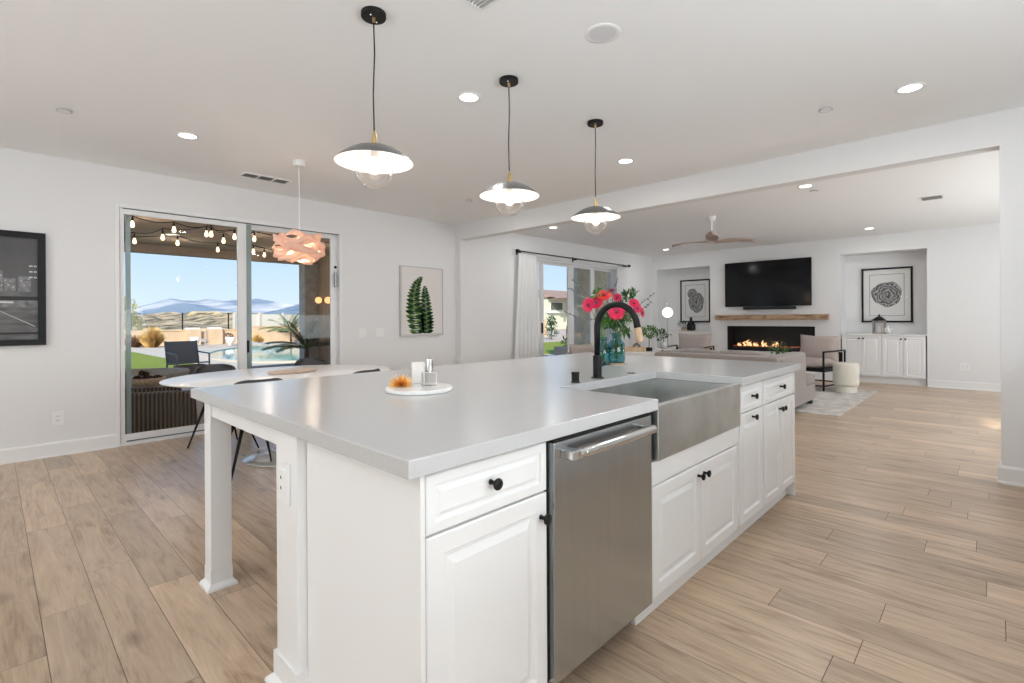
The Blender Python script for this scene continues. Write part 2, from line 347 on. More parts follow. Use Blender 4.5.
SHEER = mat('white_sheer_fabric', (0.96, 0.96, 0.96), 0.9, trans=0.0)
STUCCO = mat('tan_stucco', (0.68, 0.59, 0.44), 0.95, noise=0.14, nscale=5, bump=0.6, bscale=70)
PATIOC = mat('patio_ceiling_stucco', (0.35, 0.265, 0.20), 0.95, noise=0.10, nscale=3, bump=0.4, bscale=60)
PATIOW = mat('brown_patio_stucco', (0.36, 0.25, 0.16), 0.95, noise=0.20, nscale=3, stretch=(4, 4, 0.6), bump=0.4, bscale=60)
WICK = weave_mat()
CONC = mat('grey_concrete', (0.36, 0.35, 0.33), 0.9, noise=0.18, nscale=7, bump=0.3, bscale=80)
PAVE = mat('patio_concrete', (0.60, 0.53, 0.43), 0.9, noise=0.10, nscale=2)
GRAVEL = mat('pale_gravel', (0.66, 0.56, 0.44), 1.0, col2=(0.44, 0.36, 0.28), nscale=3, detail=12)
TURF = mat('green_turf', (0.24, 0.30, 0.03), 1.0, noise=0.35, nscale=30, bump=0.8, bscale=200)
WATER = mat('pool_water', (0.08, 0.42, 0.42), 0.06, spec=0.5, col2=(0.22, 0.60, 0.56), nscale=0.5, bump=0.15, bscale=2.5)
GWALL = mat('tan_garden_wall', (0.66, 0.50, 0.34), 0.95, noise=0.1, nscale=2)
VINYL = mat('pale_vinyl_fence', (0.62, 0.62, 0.56), 0.6)
SMOKEG = pane_glass('smoky_fence_glass', (0.88, 0.90, 0.94), 0.3)
STRAW = mat('straw_grass', (0.74, 0.52, 0.20), 0.9, noise=0.35, nscale=6)
PALMM = mat('palm_frond', (0.12, 0.17, 0.05), 0.6, noise=0.35, nscale=5)
HILLM = mat('scrub_hill', (0.70, 0.53, 0.30), 1.0, col2=(0.16, 0.13, 0.06), nscale=0.42, detail=14, lo=0.40, hi=0.56)
MOUNT = mat('hazed_mountain_rock', (0.66, 0.66, 0.66), 1.0, col2=(0.22, 0.29, 0.36), nscale=0.0036, detail=14, lo=0.44, hi=0.64)  # blue grey stands in for distance haze; pale patches are snow
SLING = mat('brown_grey_sling', (0.20, 0.165, 0.135), 0.6)
CUSHO = mat('outdoor_cushion', (0.62, 0.56, 0.48), 0.9)
HOUSE = mat('pale_house_stucco', (0.62, 0.66, 0.56), 0.95, noise=0.05, nscale=1)
ROOF = mat('terracotta_roof', (0.40, 0.27, 0.21), 0.9, noise=0.3, nscale=3, stretch=(6, 1, 1))
GWIN = mat('dark_window', (0.10, 0.12, 0.11), 0.1)
SHADE_ = mat('grey_distant_slope', (0.12, 0.20, 0.22), 1.0)
CANG = glow('recessed_lens_light', (1.0, 0.98, 0.95), 6.0)
BULB = glow('pendant_bulb_light', (1.0, 0.88, 0.74), 5.0)
STRB = glow('string_bulb_light', (1.0, 0.70, 0.40), 3.5)
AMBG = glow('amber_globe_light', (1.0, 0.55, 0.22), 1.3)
GLOBE = glow('globe_lamp_light', (1.0, 0.95, 0.88), 3.2)
FLAME = glow('gas_flame', (1.0, 0.52, 0.25), 1.5)

C = 2.743
# ================================================================== SETTING: the room
struct(M().box(-3.6, 11.95, -3.2, 6.19, -0.12, 0), 'floor', FLOOR)
struct(M().box(-3.6, 11.95, -3.2, 6.35, C, C + 0.2), 'ceiling', CEIL)
# left wall with the dining door opening
m = M(); m.box(-3.6, 0.86, 6.19, 6.36, 0, C); m.box(3.20, 5.156, 6.19, 6.36, 0, C); m.box(0.86, 3.20, 6.19, 6.36, 2.39, C)
struct(m, 'wall_left', WALL)
# living room window wall (stands a little forward of the dining wall)
m = M(); m.box(5.156, 6.85, 6.07, 6.36, 0, C); m.box(9.85, 11.95, 6.07, 6.36, 0, C); m.box(6.85, 9.85, 6.07, 6.36, 2.36, C)
struct(m, 'wall_front', WALL)
# far wall with two niches and the fireplace opening
m = M(); x0, x1 = 11.347, 11.80
m.box(x0, x1, -3.2, 0.81, 0, C); m.box(x0, x1, 0.81, 2.10, 2.43, C); m.box(x0, x1, 2.10, 2.53, 0, C); m.box(x0, x1, 4.24, 4.62, 0, C)
m.box(x0, x1, 2.53, 4.24, 1.045, C); m.box(x0, x1, 2.53, 4.24, 0, 0.51); m.box(x0, x1, 4.62, 5.93, 2.41, C); m.box(x0, x1, 5.93, 6.07, 0, C)
m.box(x1, 11.95, -3.2, 6.07, 0, C)
struct(m, 'wall_far', WALL)
struct(M().box(5.156, 5.30, -2.3, -0.05, 0, C), 'wall_right', WALL)
struct(M().box(5.156, 5.30, -0.05, 6.07, 2.491, C), 'trim_2', WALL)          # header beam between kitchen and living room
def added_window(name, x0, x1, y0, y1, z0, z1, n):
    # unseen window added to back a fill lamp; solid shade panel blocks the sun
    nx, ny = n; w = struct(M().box(x0, x1, y0, y1, z0, z1), name, mat('sun_block_panel', (0.85, 0.85, 0.83), 0.9)); m = M()
    if nx: rect = [(x1 if nx > 0 else x0)]; xa, xb = rect[0], rect[0] + 0.03 * nx; [m.box(xa, xb, a, b, c, d) for a, b, c, d in ((y0, y1, z0, z0 + .06), (y0, y1, z1 - .06, z1), (y0, y0 + .06, z0, z1), (y1 - .06, y1, z0, z1), ((y0 + y1) / 2 - .03, (y0 + y1) / 2 + .03, z0, z1))]
    else: ya = y1 if ny > 0 else y0; yb = ya + 0.03 * ny; [m.box(a, b, ya, yb, c, d) for a, b, c, d in ((x0, x1, z0, z0 + .06), (x0, x1, z1 - .06, z1), (x0, x0 + .06, z0, z1), (x1 - .06, x1, z0, z1), ((x0 + x1) / 2 - .03, (x0 + x1) / 2 + .03, z0, z1))]
    m.build('added_window_frame', FRAMEM, w)
added_window('added_window_1', -3.60, -3.48, 0.6, 4.2, 0.3, 2.4, (1, 0)); added_window('added_window_2', -0.8, 2.6, -2.30, -2.19, 0.6, 2.3, (0, 1)); added_window('added_window_3', 6.3, 9.7, -3.20, -3.0, 0.3, 2.3, (0, 1))
m = M(); m.box(-3.6, -3.45, -3.2, 6.19, 0, 0.3); m.box(-3.6, -3.45, -3.2, 6.19, 2.4, C); m.box(-3.6, -3.45, -3.2, 0.6, 0.3, 2.4); m.box(-3.6, -3.45, 4.2, 6.19, 0.3, 2.4)
struct(m, 'wall_back', WALL)
m = M(); m.box(-3.45, -0.8, -2.3, -2.15, 0, C); m.box(2.6, 5.156, -2.3, -2.15, 0, C); m.box(-0.8, 2.6, -2.3, -2.15, 0, 0.6); m.box(-0.8, 2.6, -2.3, -2.15, 2.3, C)
struct(m, 'wall_side', WALL)
m = M(); m.box(5.30, 6.3, -3.2, -2.95, 0, C); m.box(9.7, 11.8, -3.2, -2.95, 0, C); m.box(6.3, 9.7, -3.2, -2.95, 0, 0.3); m.box(6.3, 9.7, -3.2, -2.95, 2.3, C)
struct(m, 'wall_end', WALL)
m = M(); m.box(0.9, 5.14, -0.98, -0.42, 0.1, 0.87); m.box(0.9, 5.14, -0.98, -0.48, 0, 0.1)  # unseen cabinet run added so the dishwasher front has something pale to reflect
for i in range(9): m.panel((0.91 + i * .47, -0.42, .11), (0, 0, 1), (1, 0, 0), (0, 1, 0), .75, .46, [(0, 0), (0, .018), (.05, .018), (.056, .01), (.08, .016)])
struct(m, 'unseen_cabinet_run', CAB); struct(M().box(0.88, 5.14, -1.0, -0.385, 0.87, 0.914), 'unseen_cabinet_top', QUARTZ)
struct(M().box(0.9, 5.14, -2.15, -1.02, 0, 0.3), 'trim_5', WALL) if False else None
def baseboard(name, x0, x1, y0, y1, nx=0, ny=0):
    m = M(); t = 0.014
    if ny:
        m.prism([(0, 0), (t * 1.6, 0), (t * 1.6, 0.012), (t, 0.02), (t, 0.115), (t * .5, 0.130), (0, 0.132)], (0, ny, 0), (0, 0, 1), (x0, y0, 0), (x1 - x0, 0, 0))
    else:
        m.prism([(0, 0), (t * 1.6, 0), (t * 1.6, 0.012), (t, 0.02), (t, 0.115), (t * .5, 0.130), (0, 0.132)], (nx, 0, 0), (0, 0, 1), (x0, y0, 0), (0, y1 - y0, 0))
    return struct(m, name, TRIM)
baseboard('baseboard_left', -3.45, 0.86, 6.19, 6.19, ny=-1)
baseboard('baseboard_left', 3.20, 5.156, 6.19, 6.19, ny=-1)
baseboard('baseboard_front', 5.156, 6.85, 6.07, 6.07, ny=-1)
baseboard('baseboard_front', 9.85, 11.34, 6.07, 6.07, ny=-1)
baseboard('baseboard_far', 11.347, 11.347, -3.0, 0.81, nx=-1)
baseboard('baseboard_far', 11.347, 11.347, 2.10, 4.62, nx=-1)
baseboard('baseboard_right', 5.156, 5.156, -2.15, -0.03, nx=-1)
baseboard('baseboard_right', 5.15, 5.31, -0.05, -0.05, ny=1)

# ---- sliding door to the patio (dining)
def rect_frame(m, x0, x1, y0, y1, z0, z1, w, wb=None, wt=None):
    wb = w if wb is None else wb; wt = w if wt is None else wt
    m.box(x0, x0 + w, y0, y1, z0, z1); m.box(x1 - w, x1, y0, y1, z0, z1); m.box(x0 + w, x1 - w, y0, y1, z0, z0 + wb); m.box(x0 + w, x1 - w, y0, y1, z1 - wt, z1)
d1 = M(); rect_frame(d1, 0.845, 3.215, 6.180, 6.30, 0.0, 2.395, 0.035, 0.02, 0.04)
d1 = struct(d1, 'door_1', FRAMEM, bevel=0.002)
m = M(); m.box(0.91, 3.18, 6.192, 6.197, 2.345, 2.353); m.box(0.93, 3.18, 6.194, 6.198, 0.035, 0.045); m.build('track', TRACK, d1)
m = M(); rect_frame(m, 0.885, 2.045, 6.20, 6.235, 0.02, 2.355, 0.035, 0.085, 0.06); p1 = m.build('fixed_panel', FRAMEM, d1, bevel=0.003)
M().box(1.955, 2.045, 6.197, 6.235, 0.02, 2.355).build('meeting_stile', FRAMEM, p1, bevel=0.003)
M().box(0.92, 1.955, 6.215, 6.221, 0.10, 2.30).build('pane', GLASS, p1)
m = M(); y0, y1 = 6.245, 6.28; m.box(2.06, 2.11, y0, y1, .02, 2.355); m.box(3.09, 3.18, y0, y1, .02, 2.355); m.box(2.11, 3.09, y0, y1, .02, .105); m.box(2.11, 3.09, y0, y1, 2.295, 2.355); p2 = m.build('sliding_panel', FRAMEM, d1, bevel=0.003)
M().box(2.11, 3.09, 6.260, 6.266, 0.10, 2.30).build('pane', GLASS, p2)
h = M(); h.box(3.125, 3.155, 6.205, 6.232, 1.66, 1.86); h.box(3.13, 3.15, 6.23, 6.247, 1.68, 1.84); h.build('door_handle', mat('grey_handle', (0.35, 0.35, 0.36), 0.3, metal=0.7), d1, bevel=0.008)
M().lathe([(0.017, 0), (0.017, 0.014), (0.0, 0.016)], (3.15, 6.246, 1.925), 16, axis=(0, -1, 0)).build('lock', BLACK, d1)
M().box(2.05, 2.075, 6.20, 6.245, 0.86, 1.0).build('latch', BLACK, d1, bevel=0.006)
# stiles of the patio screen panels behind the glass
M().box(0.945, 0.985, 6.29, 6.315, 0.03, 2.34).build('screen_stile', GREENAL, d1)
M().box(2.052, 2.112, 6.2365, 6.2445, 0.03, 2.34).build('screen_stile', GREENAL, d1)

# ---- sliding door of the living room
d2 = M(); rect_frame(d2, 6.85, 9.85, 6.10, 6.24, 0.0, 2.36, 0.05, 0.03, 0.04); d2 = struct(d2, 'door_2', FRAMEM, bevel=0.002)
for i, (a, b, y) in enumerate([(6.90, 7.19, 6.19), (7.195, 8.148, 6.15), (8.152, 8.945, 6.15), (8.95, 9.80, 6.19)]):
    m = M(); rect_frame(m, a, b, y, y + 0.035, 0.03, 2.32, 0.095, 0.09, 0.05); q = m.build('door_panel', FRAMEM, d2, bevel=0.003)
    M().box(a + 0.095, b - 0.095, y + 0.015, y + 0.021, 0.12, 2.27).build('pane', GLASS, q)
M().box(7.215, 7.24, 6.12, 6.15, 0.95, 1.15).build('door_handle', BLACK, d2, bevel=0.005)

# curtain rod and sheers
rod = thing('curtain_rod', (8.25, 5.97, 2.42), 'thin dark metal curtain rod above the living room sliding door', 'curtain rod')
M().tube([(6.40, 5.97, 2.42), (10.08, 5.97, 2.42)], 0.013, 10).build('rod', mat('dark_pewter', (0.10, 0.09, 0.085), 0.4, metal=0.8), rod, smooth=True)
for x in (6.38, 10.10): M().lathe([(0.0, -0.035), (0.028, -0.03), (0.03, 0.03), (0.0, 0.035)], (x, 5.97, 2.42), 14, axis=(1, 0, 0)).build('finial', BLACK, rod, smooth=True)
for x in (6.46, 8.10, 10.0): M().box(x - 0.01, x + 0.01, 5.965, 6.07, 2.395, 2.415).box(x - 0.015, x + 0.015, 6.06, 6.07, 2.36, 2.46).build('bracket', BLACK, rod)
def curtain(x0t, x1t, x0b, x1b, waves, label):
    c = thing('sheer_curtain', ((x0b + x1b) / 2, 5.97, 0.01), label, 'curtain', 'white sheer curtains')
    m = M(); nx, nz = waves * 10, 12; vs = []; fs = []
    for j in range(nz + 1):
        t = j / nz; z = 2.38 + (0.015 - 2.38) * t; a = x0t + (x0b - x0t) * t ** 1.2; b = x1t + (x1b - x1t) * t ** 1.2
        for i in range(nx + 1):
            q = i / nx; x = a + (b - a) * q; y = 5.975 + 0.020 * sin(2 * PI * waves * q + 0.6 * sin(3 * t + q * 5)) * (0.7 + 0.4 * t)
            vs.append((x, y, z))
    for j in range(nz):
        for i in range(nx): a = j * (nx + 1) + i; fs.append((a, a + 1, a + nx + 2, a + nx + 1))
    m.add(vs, fs).build('sheer_panel', SHEER, c, smooth=True, solid=0.002)
    for k in range(waves):
        x = x0t + (x1t - x0t) * (k + 0.5) / waves; r = M(); r.tube([(x, 5.97 + 0.022 * sin(a), 2.405 + 0.022 * cos(a)) for a in [2 * PI * i / 12 for i in range(13)]], 0.0025, 5); r.build('curtain_ring', BLACK, c)
t_ = SHEER.node_tree; b_ = t_.nodes['Principled BSDF']; o_ = t_.nodes['Material Output']; tl = t_.nodes.new('ShaderNodeBsdfTranslucent'); tp = t_.nodes.new('ShaderNodeBsdfTransparent'); m1 = t_.nodes.new('ShaderNodeMixShader'); m2 = t_.nodes.new('ShaderNodeMixShader')
tl.inputs[0].default_value = (0.9, 0.9, 0.9, 1); m1.inputs[0].default_value = 0.3; m2.inputs[0].default_value = 0.12
t_.links.new(b_.outputs[0], m1.inputs[1]); t_.links.new(tl.outputs[0], m1.inputs[2]); t_.links.new(m1.outputs[0], m2.inputs[1]); t_.links.new(tp.outputs[0], m2.inputs[2]); t_.links.new(m2.outputs[0], o_.inputs[0])
t_ = PEACH.node_tree; b_ = t_.nodes['Principled BSDF']; tl = t_.nodes.new('ShaderNodeBsdfTranslucent'); m1 = t_.nodes.new('ShaderNodeMixShader'); tl.inputs[0].default_value = (1.0, 0.80, 0.68, 1); m1.inputs[0].default_value = 0.5
t_.links.new(b_.outputs[0], m1.inputs[1]); t_.links.new(tl.outputs[0], m1.inputs[2]); t_.links.new(m1.outputs[0], t_.nodes['Material Output'].inputs[0])
curtain(6.42, 6.88, 6.26, 6.96, 6, 'white sheer curtain at the left end of the living room rod')
curtain(9.62, 10.06, 9.60, 10.10, 6, 'white sheer curtain at the right end of the living room rod')

# ================================================================== KITCHEN ISLAND
FY = 1.001; DT = 0.86                                   # plane of the cabinet boxes' fronts; top of doors
SL0, SL1, SY0, SY1 = 0.652, 3.860, 0.950, 2.731
# countertop: one slab with a cut-out for the sink
m = M(); zt, zb = 0.914, 0.870
def slab(m, x0, x1, y0, y1): m.box(x0, x1, y0, y1, zb, zt)
poly = [(SL0, SY0), (1.825, SY0), (1.825, 1.455), (2.765, 1.455), (2.765, SY0), (SL1, SY0), (SL1, SY1), (SL0, SY1)]
m.prism(poly, (1, 0, 0), (0, 1, 0), (0, 0, zb), (0, 0, zt - zb))
ct = tag(m.build('island_countertop', QUARTZ, loc=(2.25, 1.84, zb), bevel=0.0035, seg=3), 'long light grey quartz countertop of the kitchen island', 'countertop')
RINGS = [(0, 0), (0, 0.018), (0.004, 0.021), (0.050, 0.021), (0.056, 0.012), (0.066, 0.012), (0.088, 0.019)]
RINGS2 = [(0, 0), (0, 0.018), (0.004, 0.021), (0.026, 0.021), (0.030, 0.013), (0.036, 0.013), (0.048, 0.019)]
def front(name, x0, x1, z0, z1, parent, rings=None):
    rings = rings or (RINGS if z1 - z0 > 0.3 else RINGS2)
    if (x1 - x0) < 0.36 and z1 - z0 > 0.3: rings = [(0, 0), (0, 0.018), (0.004, 0.021), (0.042, 0.021), (0.047, 0.012), (0.056, 0.012), (0.074, 0.019)]
    return M().panel((x0, FY, z0), (1, 0, 0), (0, 0, 1), (0, -1, 0), x1 - x0, z1 - z0, rings).build(name, CAB, parent)
KN = [(0.0, 0.0), (0.008, 0.0), (0.0065, 0.004), (0.0055, 0.014), (0.0075, 0.020), (0.0155, 0.026), (0.0165, 0.029), (0.0150, 0.033), (0.0, 0.0345)]
def knob(x, z, parent, y=None, axis=(0, -1, 0)):
    return M().lathe(KN, (x, (FY - 0.019) if y is None else y, z), 18, axis=axis).build('knob', BLACK, parent, smooth=True)
# drawer-over-door unit at the near end
c1 = thing('base_cabinet', (0.945, 1.28, 0.0), 'white raised panel base cabinet with one drawer at the near end of the island', 'cabinet', 'island base cabinets')
M().box(0.712, 1.178, FY, 1.585, 0.10, 0.868).build('cabinet_body', CAB, c1)
d = front('drawer', 0.722, 1.172, 0.712, 0.857, c1); knob(0.937, 0.792, d)
d = front('door', 0.722, 1.172, 0.105, 0.705, c1); knob(1.142, 0.638, d)
M().box(0.72, 1.178, 1.06, 1.58, 0.0, 0.10).build('toe_kick', CAB, c1)
# dishwasher
dw = thing('dishwasher', (1.50, 1.28, 0.0), 'stainless steel dishwasher with a bar handle built into the island', 'dishwasher')
M().box(1.182, 1.822, FY + 0.002, 1.58, 0.10, 0.862).build('tub', DARK, dw)
m = M(); m.prism([(0, 0), (0.612, 0), (0.612, 0.745), (0, 0.745)], (1, 0, 0), (0, 0, 1), (1.196, FY - 0.03, 0.105), (0, 0.032, 0)); dd = m.build('door', STEEL, dw, bevel=0.004)
M().box(1.20, 1.806, FY - 0.024, FY, 0.8505, 0.857).build('control_strip', DARK, dw)
h = M(); h.tube([(1.262, FY - 0.072, 0.812), (1.278, FY - 0.072, 0.812), (1.280, FY - 0.072, 0.812), (1.292, FY - 0.072, 0.812), (1.294, FY - 0.072, 0.812), (1.742, FY - 0.072, 0.812)], [0.0165, 0.0165, 0.0145, 0.0145, 0.0165, 0.0165], 20)
hb = h.build('handle', CHROME, dd, smooth=True, bevel=0.001)
for x, w_ in ((1.255, .026), (1.728, .016)): M().box(x - w_, x + w_ * .5, FY - 0.080, FY - 0.03, 0.797, 0.827).build('handle_bracket', CHROME, dd, bevel=0.004)
M().box(1.20, 1.80, 1.30, 1.33, 0.0, 0.10).build('kick_plate', DARK, dw)
# sink cabinet
c2 = thing('base_cabinet', (2.31, 1.28, 0.0), 'white island sink cabinet with two doors below the steel apron sink', 'cabinet', 'island base cabinets')
M().box(1.824, 2.786, FY, 1.585, 0.10, 0.640).build('cabinet_body', CAB, c2)
M().box(1.828, 2.784, FY - 0.019, FY, 0.560, 0.655).build('rail', CAB, c2, bevel=0.002)
d = front('door', 1.828, 2.285, 0.105, 0.552, c2); knob(2.257, 0.505, d)
d = front('door', 2.291, 2.752, 0.105, 0.552, c2); knob(2.319, 0.505, d)
c3 = thing('base_cabinet', (2.98, 1.28, 0.0), 'narrow white island cabinet with drawer and centred knobs right of the sink', 'cabinet', 'island base cabinets')
M().box(2.790, 3.172, FY, 1.585, 0.10, 0.868).build('cabinet_body', CAB, c3)
d = front('drawer', 2.80, 3.166, 0.712, 0.857, c3); knob(2.985, 0.790, d)
d = front('door', 2.80, 3.166, 0.105, 0.705, c3); knob(2.985, 0.672, d)
c4 = thing('base_cabinet', (3.51, 1.28, 0.0), 'white two-door island cabinet with one wide drawer at the far end', 'cabinet', 'island base cabinets')
M().box(3.176, 3.838, FY, 1.585, 0.10, 0.868).build('cabinet_body', CAB, c4)
d = front('drawer', 3.190, 3.830, 0.712, 0.857, c4); knob(3.51, 0.790, d)
d = front('door', 3.190, 3.506, 0.105, 0.705, c4); knob(3.482, 0.650, d)
d = front('door', 3.512, 3.830, 0.105, 0.705, c4); knob(3.536, 0.650, d)
# island shell: end and back panels, posts, apron rails, plinth
isl = thing('kitchen_island', (2.25, 2.1, 0.0), 'white painted island frame with corner posts, aprons and end panels', 'island base')
M().box(0.706, 0.720, 0.984, 1.60, 0.0, 0.869).build('end_panel', CAB, isl)
M().box(0.703, 0.716, 0.978, 1.005, 0.10, 0.869).build('end_panel_edge', CAB, isl)
M().box(3.842, 3.850, 0.984, 1.60, 0.0, 0.869).build('end_panel', CAB, isl)
M().box(0.720, 3.842, 1.588, 1.602, 0.0, 0.869).build('back_panel', CAB, isl)
m = M(); m.prism([(0, 0), (0.024, 0.0), (0.010, 0.075), (0, 0.095)], (0, -1, 0), (0, 0, 1), (1.785, 1.058, 0.0), (2.045, 0, 0)); m.build('plinth', CAB, isl)
def post(x0, x1, y0, y1, e=0.009, hb_=0.105, fl=0.022):
    p = M().box(x0, x1, y0, y1, 0, 0.869).build('post', CAB, isl, bevel=0.002)
    b = M()
    b.box(x0 - e, x1 + e, y0 - e, y1 + e, 0.0, hb_)
    b.add([(x0 - e - fl, y0 - e - fl, 0), (x1 + e + fl, y0 - e - fl, 0), (x1 + e + fl, y1 + e + fl, 0), (x0 - e - fl, y1 + e + fl, 0),
           (x0 - e - fl * .9, y0 - e - fl * .9, .011), (x1 + e + fl * .9, y0 - e - fl * .9, .011), (x1 + e + fl * .9, y1 + e + fl * .9, .011), (x0 - e - fl * .9, y1 + e + fl * .9, .011),
           (x0 - e, y0 - e, .028), (x1 + e, y0 - e, .028), (x1 + e, y1 + e, .028), (x0 - e, y1 + e, .028)],
          [(3, 2, 1, 0)] + [(i, (i + 1) % 4, 4 + (i + 1) % 4, 4 + i) for i in range(4)] + [(4 + i, 4 + (i + 1) % 4, 8 + (i + 1) % 4, 8 + i) for i in range(4)] + [(8, 9, 10, 11)])
    b.build('post_base', TRIM, p)
post(0.692, 0.780, 2.575, 2.665, .002, .088, .018); post(3.73, 3.82, 2.575, 2.665, .002, .088, .018)
post(0.676, 0.760, 1.604, 1.772); post(3.76, 3.84, 1.604, 1.772)
m = M(); m.box(0.700, 0.722, 1.772, 2.575, 0.792, 0.869); m.box(3.79, 3.812, 1.772, 2.575, 0.792, 0.869); m.box(0.775, 3.735, 2.63, 2.652, 0.792, 0.869); m.build('apron_rail', CAB, isl, bevel=0.002)
o = thing('power_outlet', (0.676, 1.70, 0.695), 'white outlet plate on the island post nearest the camera', 'outlet')
M().box(0.669, 0.6758, 1.652, 1.752, 0.625, 0.765).build('plate', WHITEPL, o, bevel=0.003)
m = M().box(0.664, 0.670, 1.680, 1.724, 0.650, 0.740); s_ = m.build('socket', WHITEPL, o, bevel=0.002)
[M().box(0.6632, 0.6645, 1.699, 1.705, a, a + .010).build('slot', DARK, s_) for a in (0.708, 0.674)]

# apron sink
sk = thing('apron_sink', (2.32, 1.2, 0.64), 'stainless steel apron front farmhouse sink set into the island', 'sink')
sx0, sx1, sy0, sy1, sz0, sz1 = 1.832, 2.735, 0.955, 1.470, 0.664, 0.8695
m = M()
m.box(sx0 + .0, sx1 - .0, sy0, sy0 + 0.030, sz0, 0.886).build('apron_front', SINKST, sk, bevel=0.004, seg=3)
m = M(); ix0, ix1, iy0, iy1 = 1.836, 2.752, 0.984, 1.452; ib = 0.675
m.add([(ix0, iy0, sz1), (ix1, iy0, sz1), (ix1, iy1, sz1), (ix0, iy1, sz1), (ix0 + .01, iy0 + .01, ib), (ix1 - .01, iy0 + .01, ib), (ix1 - .01, iy1 - .01, ib), (ix0 + .01, iy1 - .01, ib)],
      [(0, 1, 5, 4), (1, 2, 6, 5), (2, 3, 7, 6), (3, 0, 4, 7), (4, 5, 6, 7)])
m.build('basin', SINKST, sk, solid=0.004)
M().lathe([(0.0, 0), (0.045, 0), (0.045, 0.003), (0.0, 0.003)], (2.3, 1.3, ib + 0.003), 20).build('drain', CHROME, sk)

# faucet
fc = thing('kitchen_faucet', (2.25, 1.52, 0.914), 'matte black gooseneck faucet with wooden spray head', 'faucet')
FB = (2.25, 1.525)
M().lathe([(0.033, 0), (0.033, 0.006), (0.0235, 0.007), (0.0235, 0.118), (0.021, 0.122), (0.0, 0.122)], (*FB, 0.914), 24).build('faucet_body', BLACK, fc, smooth=True, bevel=0.001)
pts = [(FB[0], FB[1], 1.03), (FB[0], FB[1], 1.185)]; R_ = 0.120
for i in range(1, 15): a = PI - PI * 0.97 * i / 14; pts.append((FB[0] + 0.0, FB[1] - R_ - R_ * cos(a), 1.185 + R_ * sin(a) * 1.0))
tip = Vector(pts[-1]); dr = (tip - Vector(pts[-2])).normalized(); pts.append(tuple(tip + dr * 0.012))
M().tube(pts, [0.0165] * (len(pts) - 2) + [0.017, 0.018], 16).build('spout', BLACK, fc, smooth=True)
p = Vector(pts[-1]); M().tube([p, p + dr * 0.005, p + dr * 0.07, p + dr * 0.075], [0.016, 0.019, 0.0185, 0.016], 16).build('spray_head', WOODL, fc, smooth=True)
M().tube([(FB[0] + .02, FB[1], 0.975), (FB[0] + .05, FB[1], 0.978), (FB[0] + .075, FB[1], 1.0)], 0.006, 8).build('lever', BLACK, fc, smooth=True)
o = M().lathe([(0.024, 0), (0.024, 0.004), (0.019, 0.006), (0.019, 0.042), (0.021, 0.045), (0.020, 0.052), (0.0, 0.053)], (2.02, 1.50, 0.914), 20).build('soap_dispenser', BLACK, loc=(2.02, 1.50, 0.914), smooth=True, bevel=0.001)
tag(o, 'short black soap dispenser cap left of the faucet', 'soap dispenser')
o = M().lathe([(0.024, 0), (0.024, 0.003), (0.0, 0.004)], (2.575, 1.51, 0.914), 20).build('disposal_button', BLACK, loc=(2.575, 1.51, 0.914))
tag(o, 'flat black round disposal button right of the faucet', 'button')

# tray group on the island
tr = tag(M().lathe([(0.0, 0), (0.145, 0), (0.150, 0.004), (0.150, 0.014), (0.146, 0.018), (0.0, 0.018)], (1.330, 1.855, 0.914), 48, ).build('marble_tray', MARBLE, loc=(1.330, 1.855, 0.914), smooth=True, bevel=0.001), 'round white marble tray on the island countertop', 'tray')
q = on(418.3, 383.0, 2, .932)
o = tag(M().lathe([(0.0, 0), (0.030, 0), (0.031, 0.003), (0.031, 0.094), (0.028, 0.098), (0.012, 0.096), (0.0, 0.095)], (q.x, q.y, 0.932), 28).build('pillar_candle', WAX, loc=(q.x, q.y, 0.932), smooth=True), 'white pillar candle on the marble tray', 'candle')
q = on(429.6, 385.8, 2, .932)
g = thing('glass_bottle', (q.x, q.y, 0.932), 'square clear glass perfume bottle with chrome cap on the marble tray', 'bottle')
PG = mat('perfume_glass', (0.97, 0.97, 0.97), 0.02, trans=1.0, ior=1.4)
m = M(); c_, s_ = RT * .034, FWD * .020; vs = [(q + c_ * a + s_ * b).to_tuple()[:2] for a, b in ((-1, -1), (1, -1), (1, 1), (-1, 1))]
m.prism(vs, (1, 0, 0), (0, 1, 0), (0, 0, .932), (0, 0, .064)).build('bottle_body', PG, g, bevel=0.006, seg=3)
M().lathe([(0.0, 0), (0.0165, 0), (0.0165, 0.052), (0.014, 0.055), (0.0, 0.055)], (q.x, q.y, 1.002), 20).build('cap', CHROME, g, smooth=True, bevel=0.001)
M().lathe([(0.009, 0), (0.009, 0.007)], (q.x, q.y, 0.995), 12).build('collar', CHROME, g)
q = on(400.8, 386.6, 2, .932)
u = thing('gold_urchin', (q.x, q.y, 0.932), 'spiky gold metal sea urchin ornament on the marble tray', 'ornament')
m = M(); uc = Vector((q.x, q.y, 0.9345))
for i in range(70):
    zz = (i + 0.6) / 70; ph = i * 2.39996; rr = math.sqrt(1 - zz * zz); dv = Vector((rr * cos(ph), rr * sin(ph), zz * 0.95)); m.tube([uc + dv * 0.008, uc + dv * 0.040, uc + dv * 0.060], [0.0030, 0.0024, 0.0004], 5)
m.build('spines', GOLD, u); M().ball(uc + Vector((0, 0, 0.010)), 0.011, 12).build('core', GOLD, u, smooth=True)

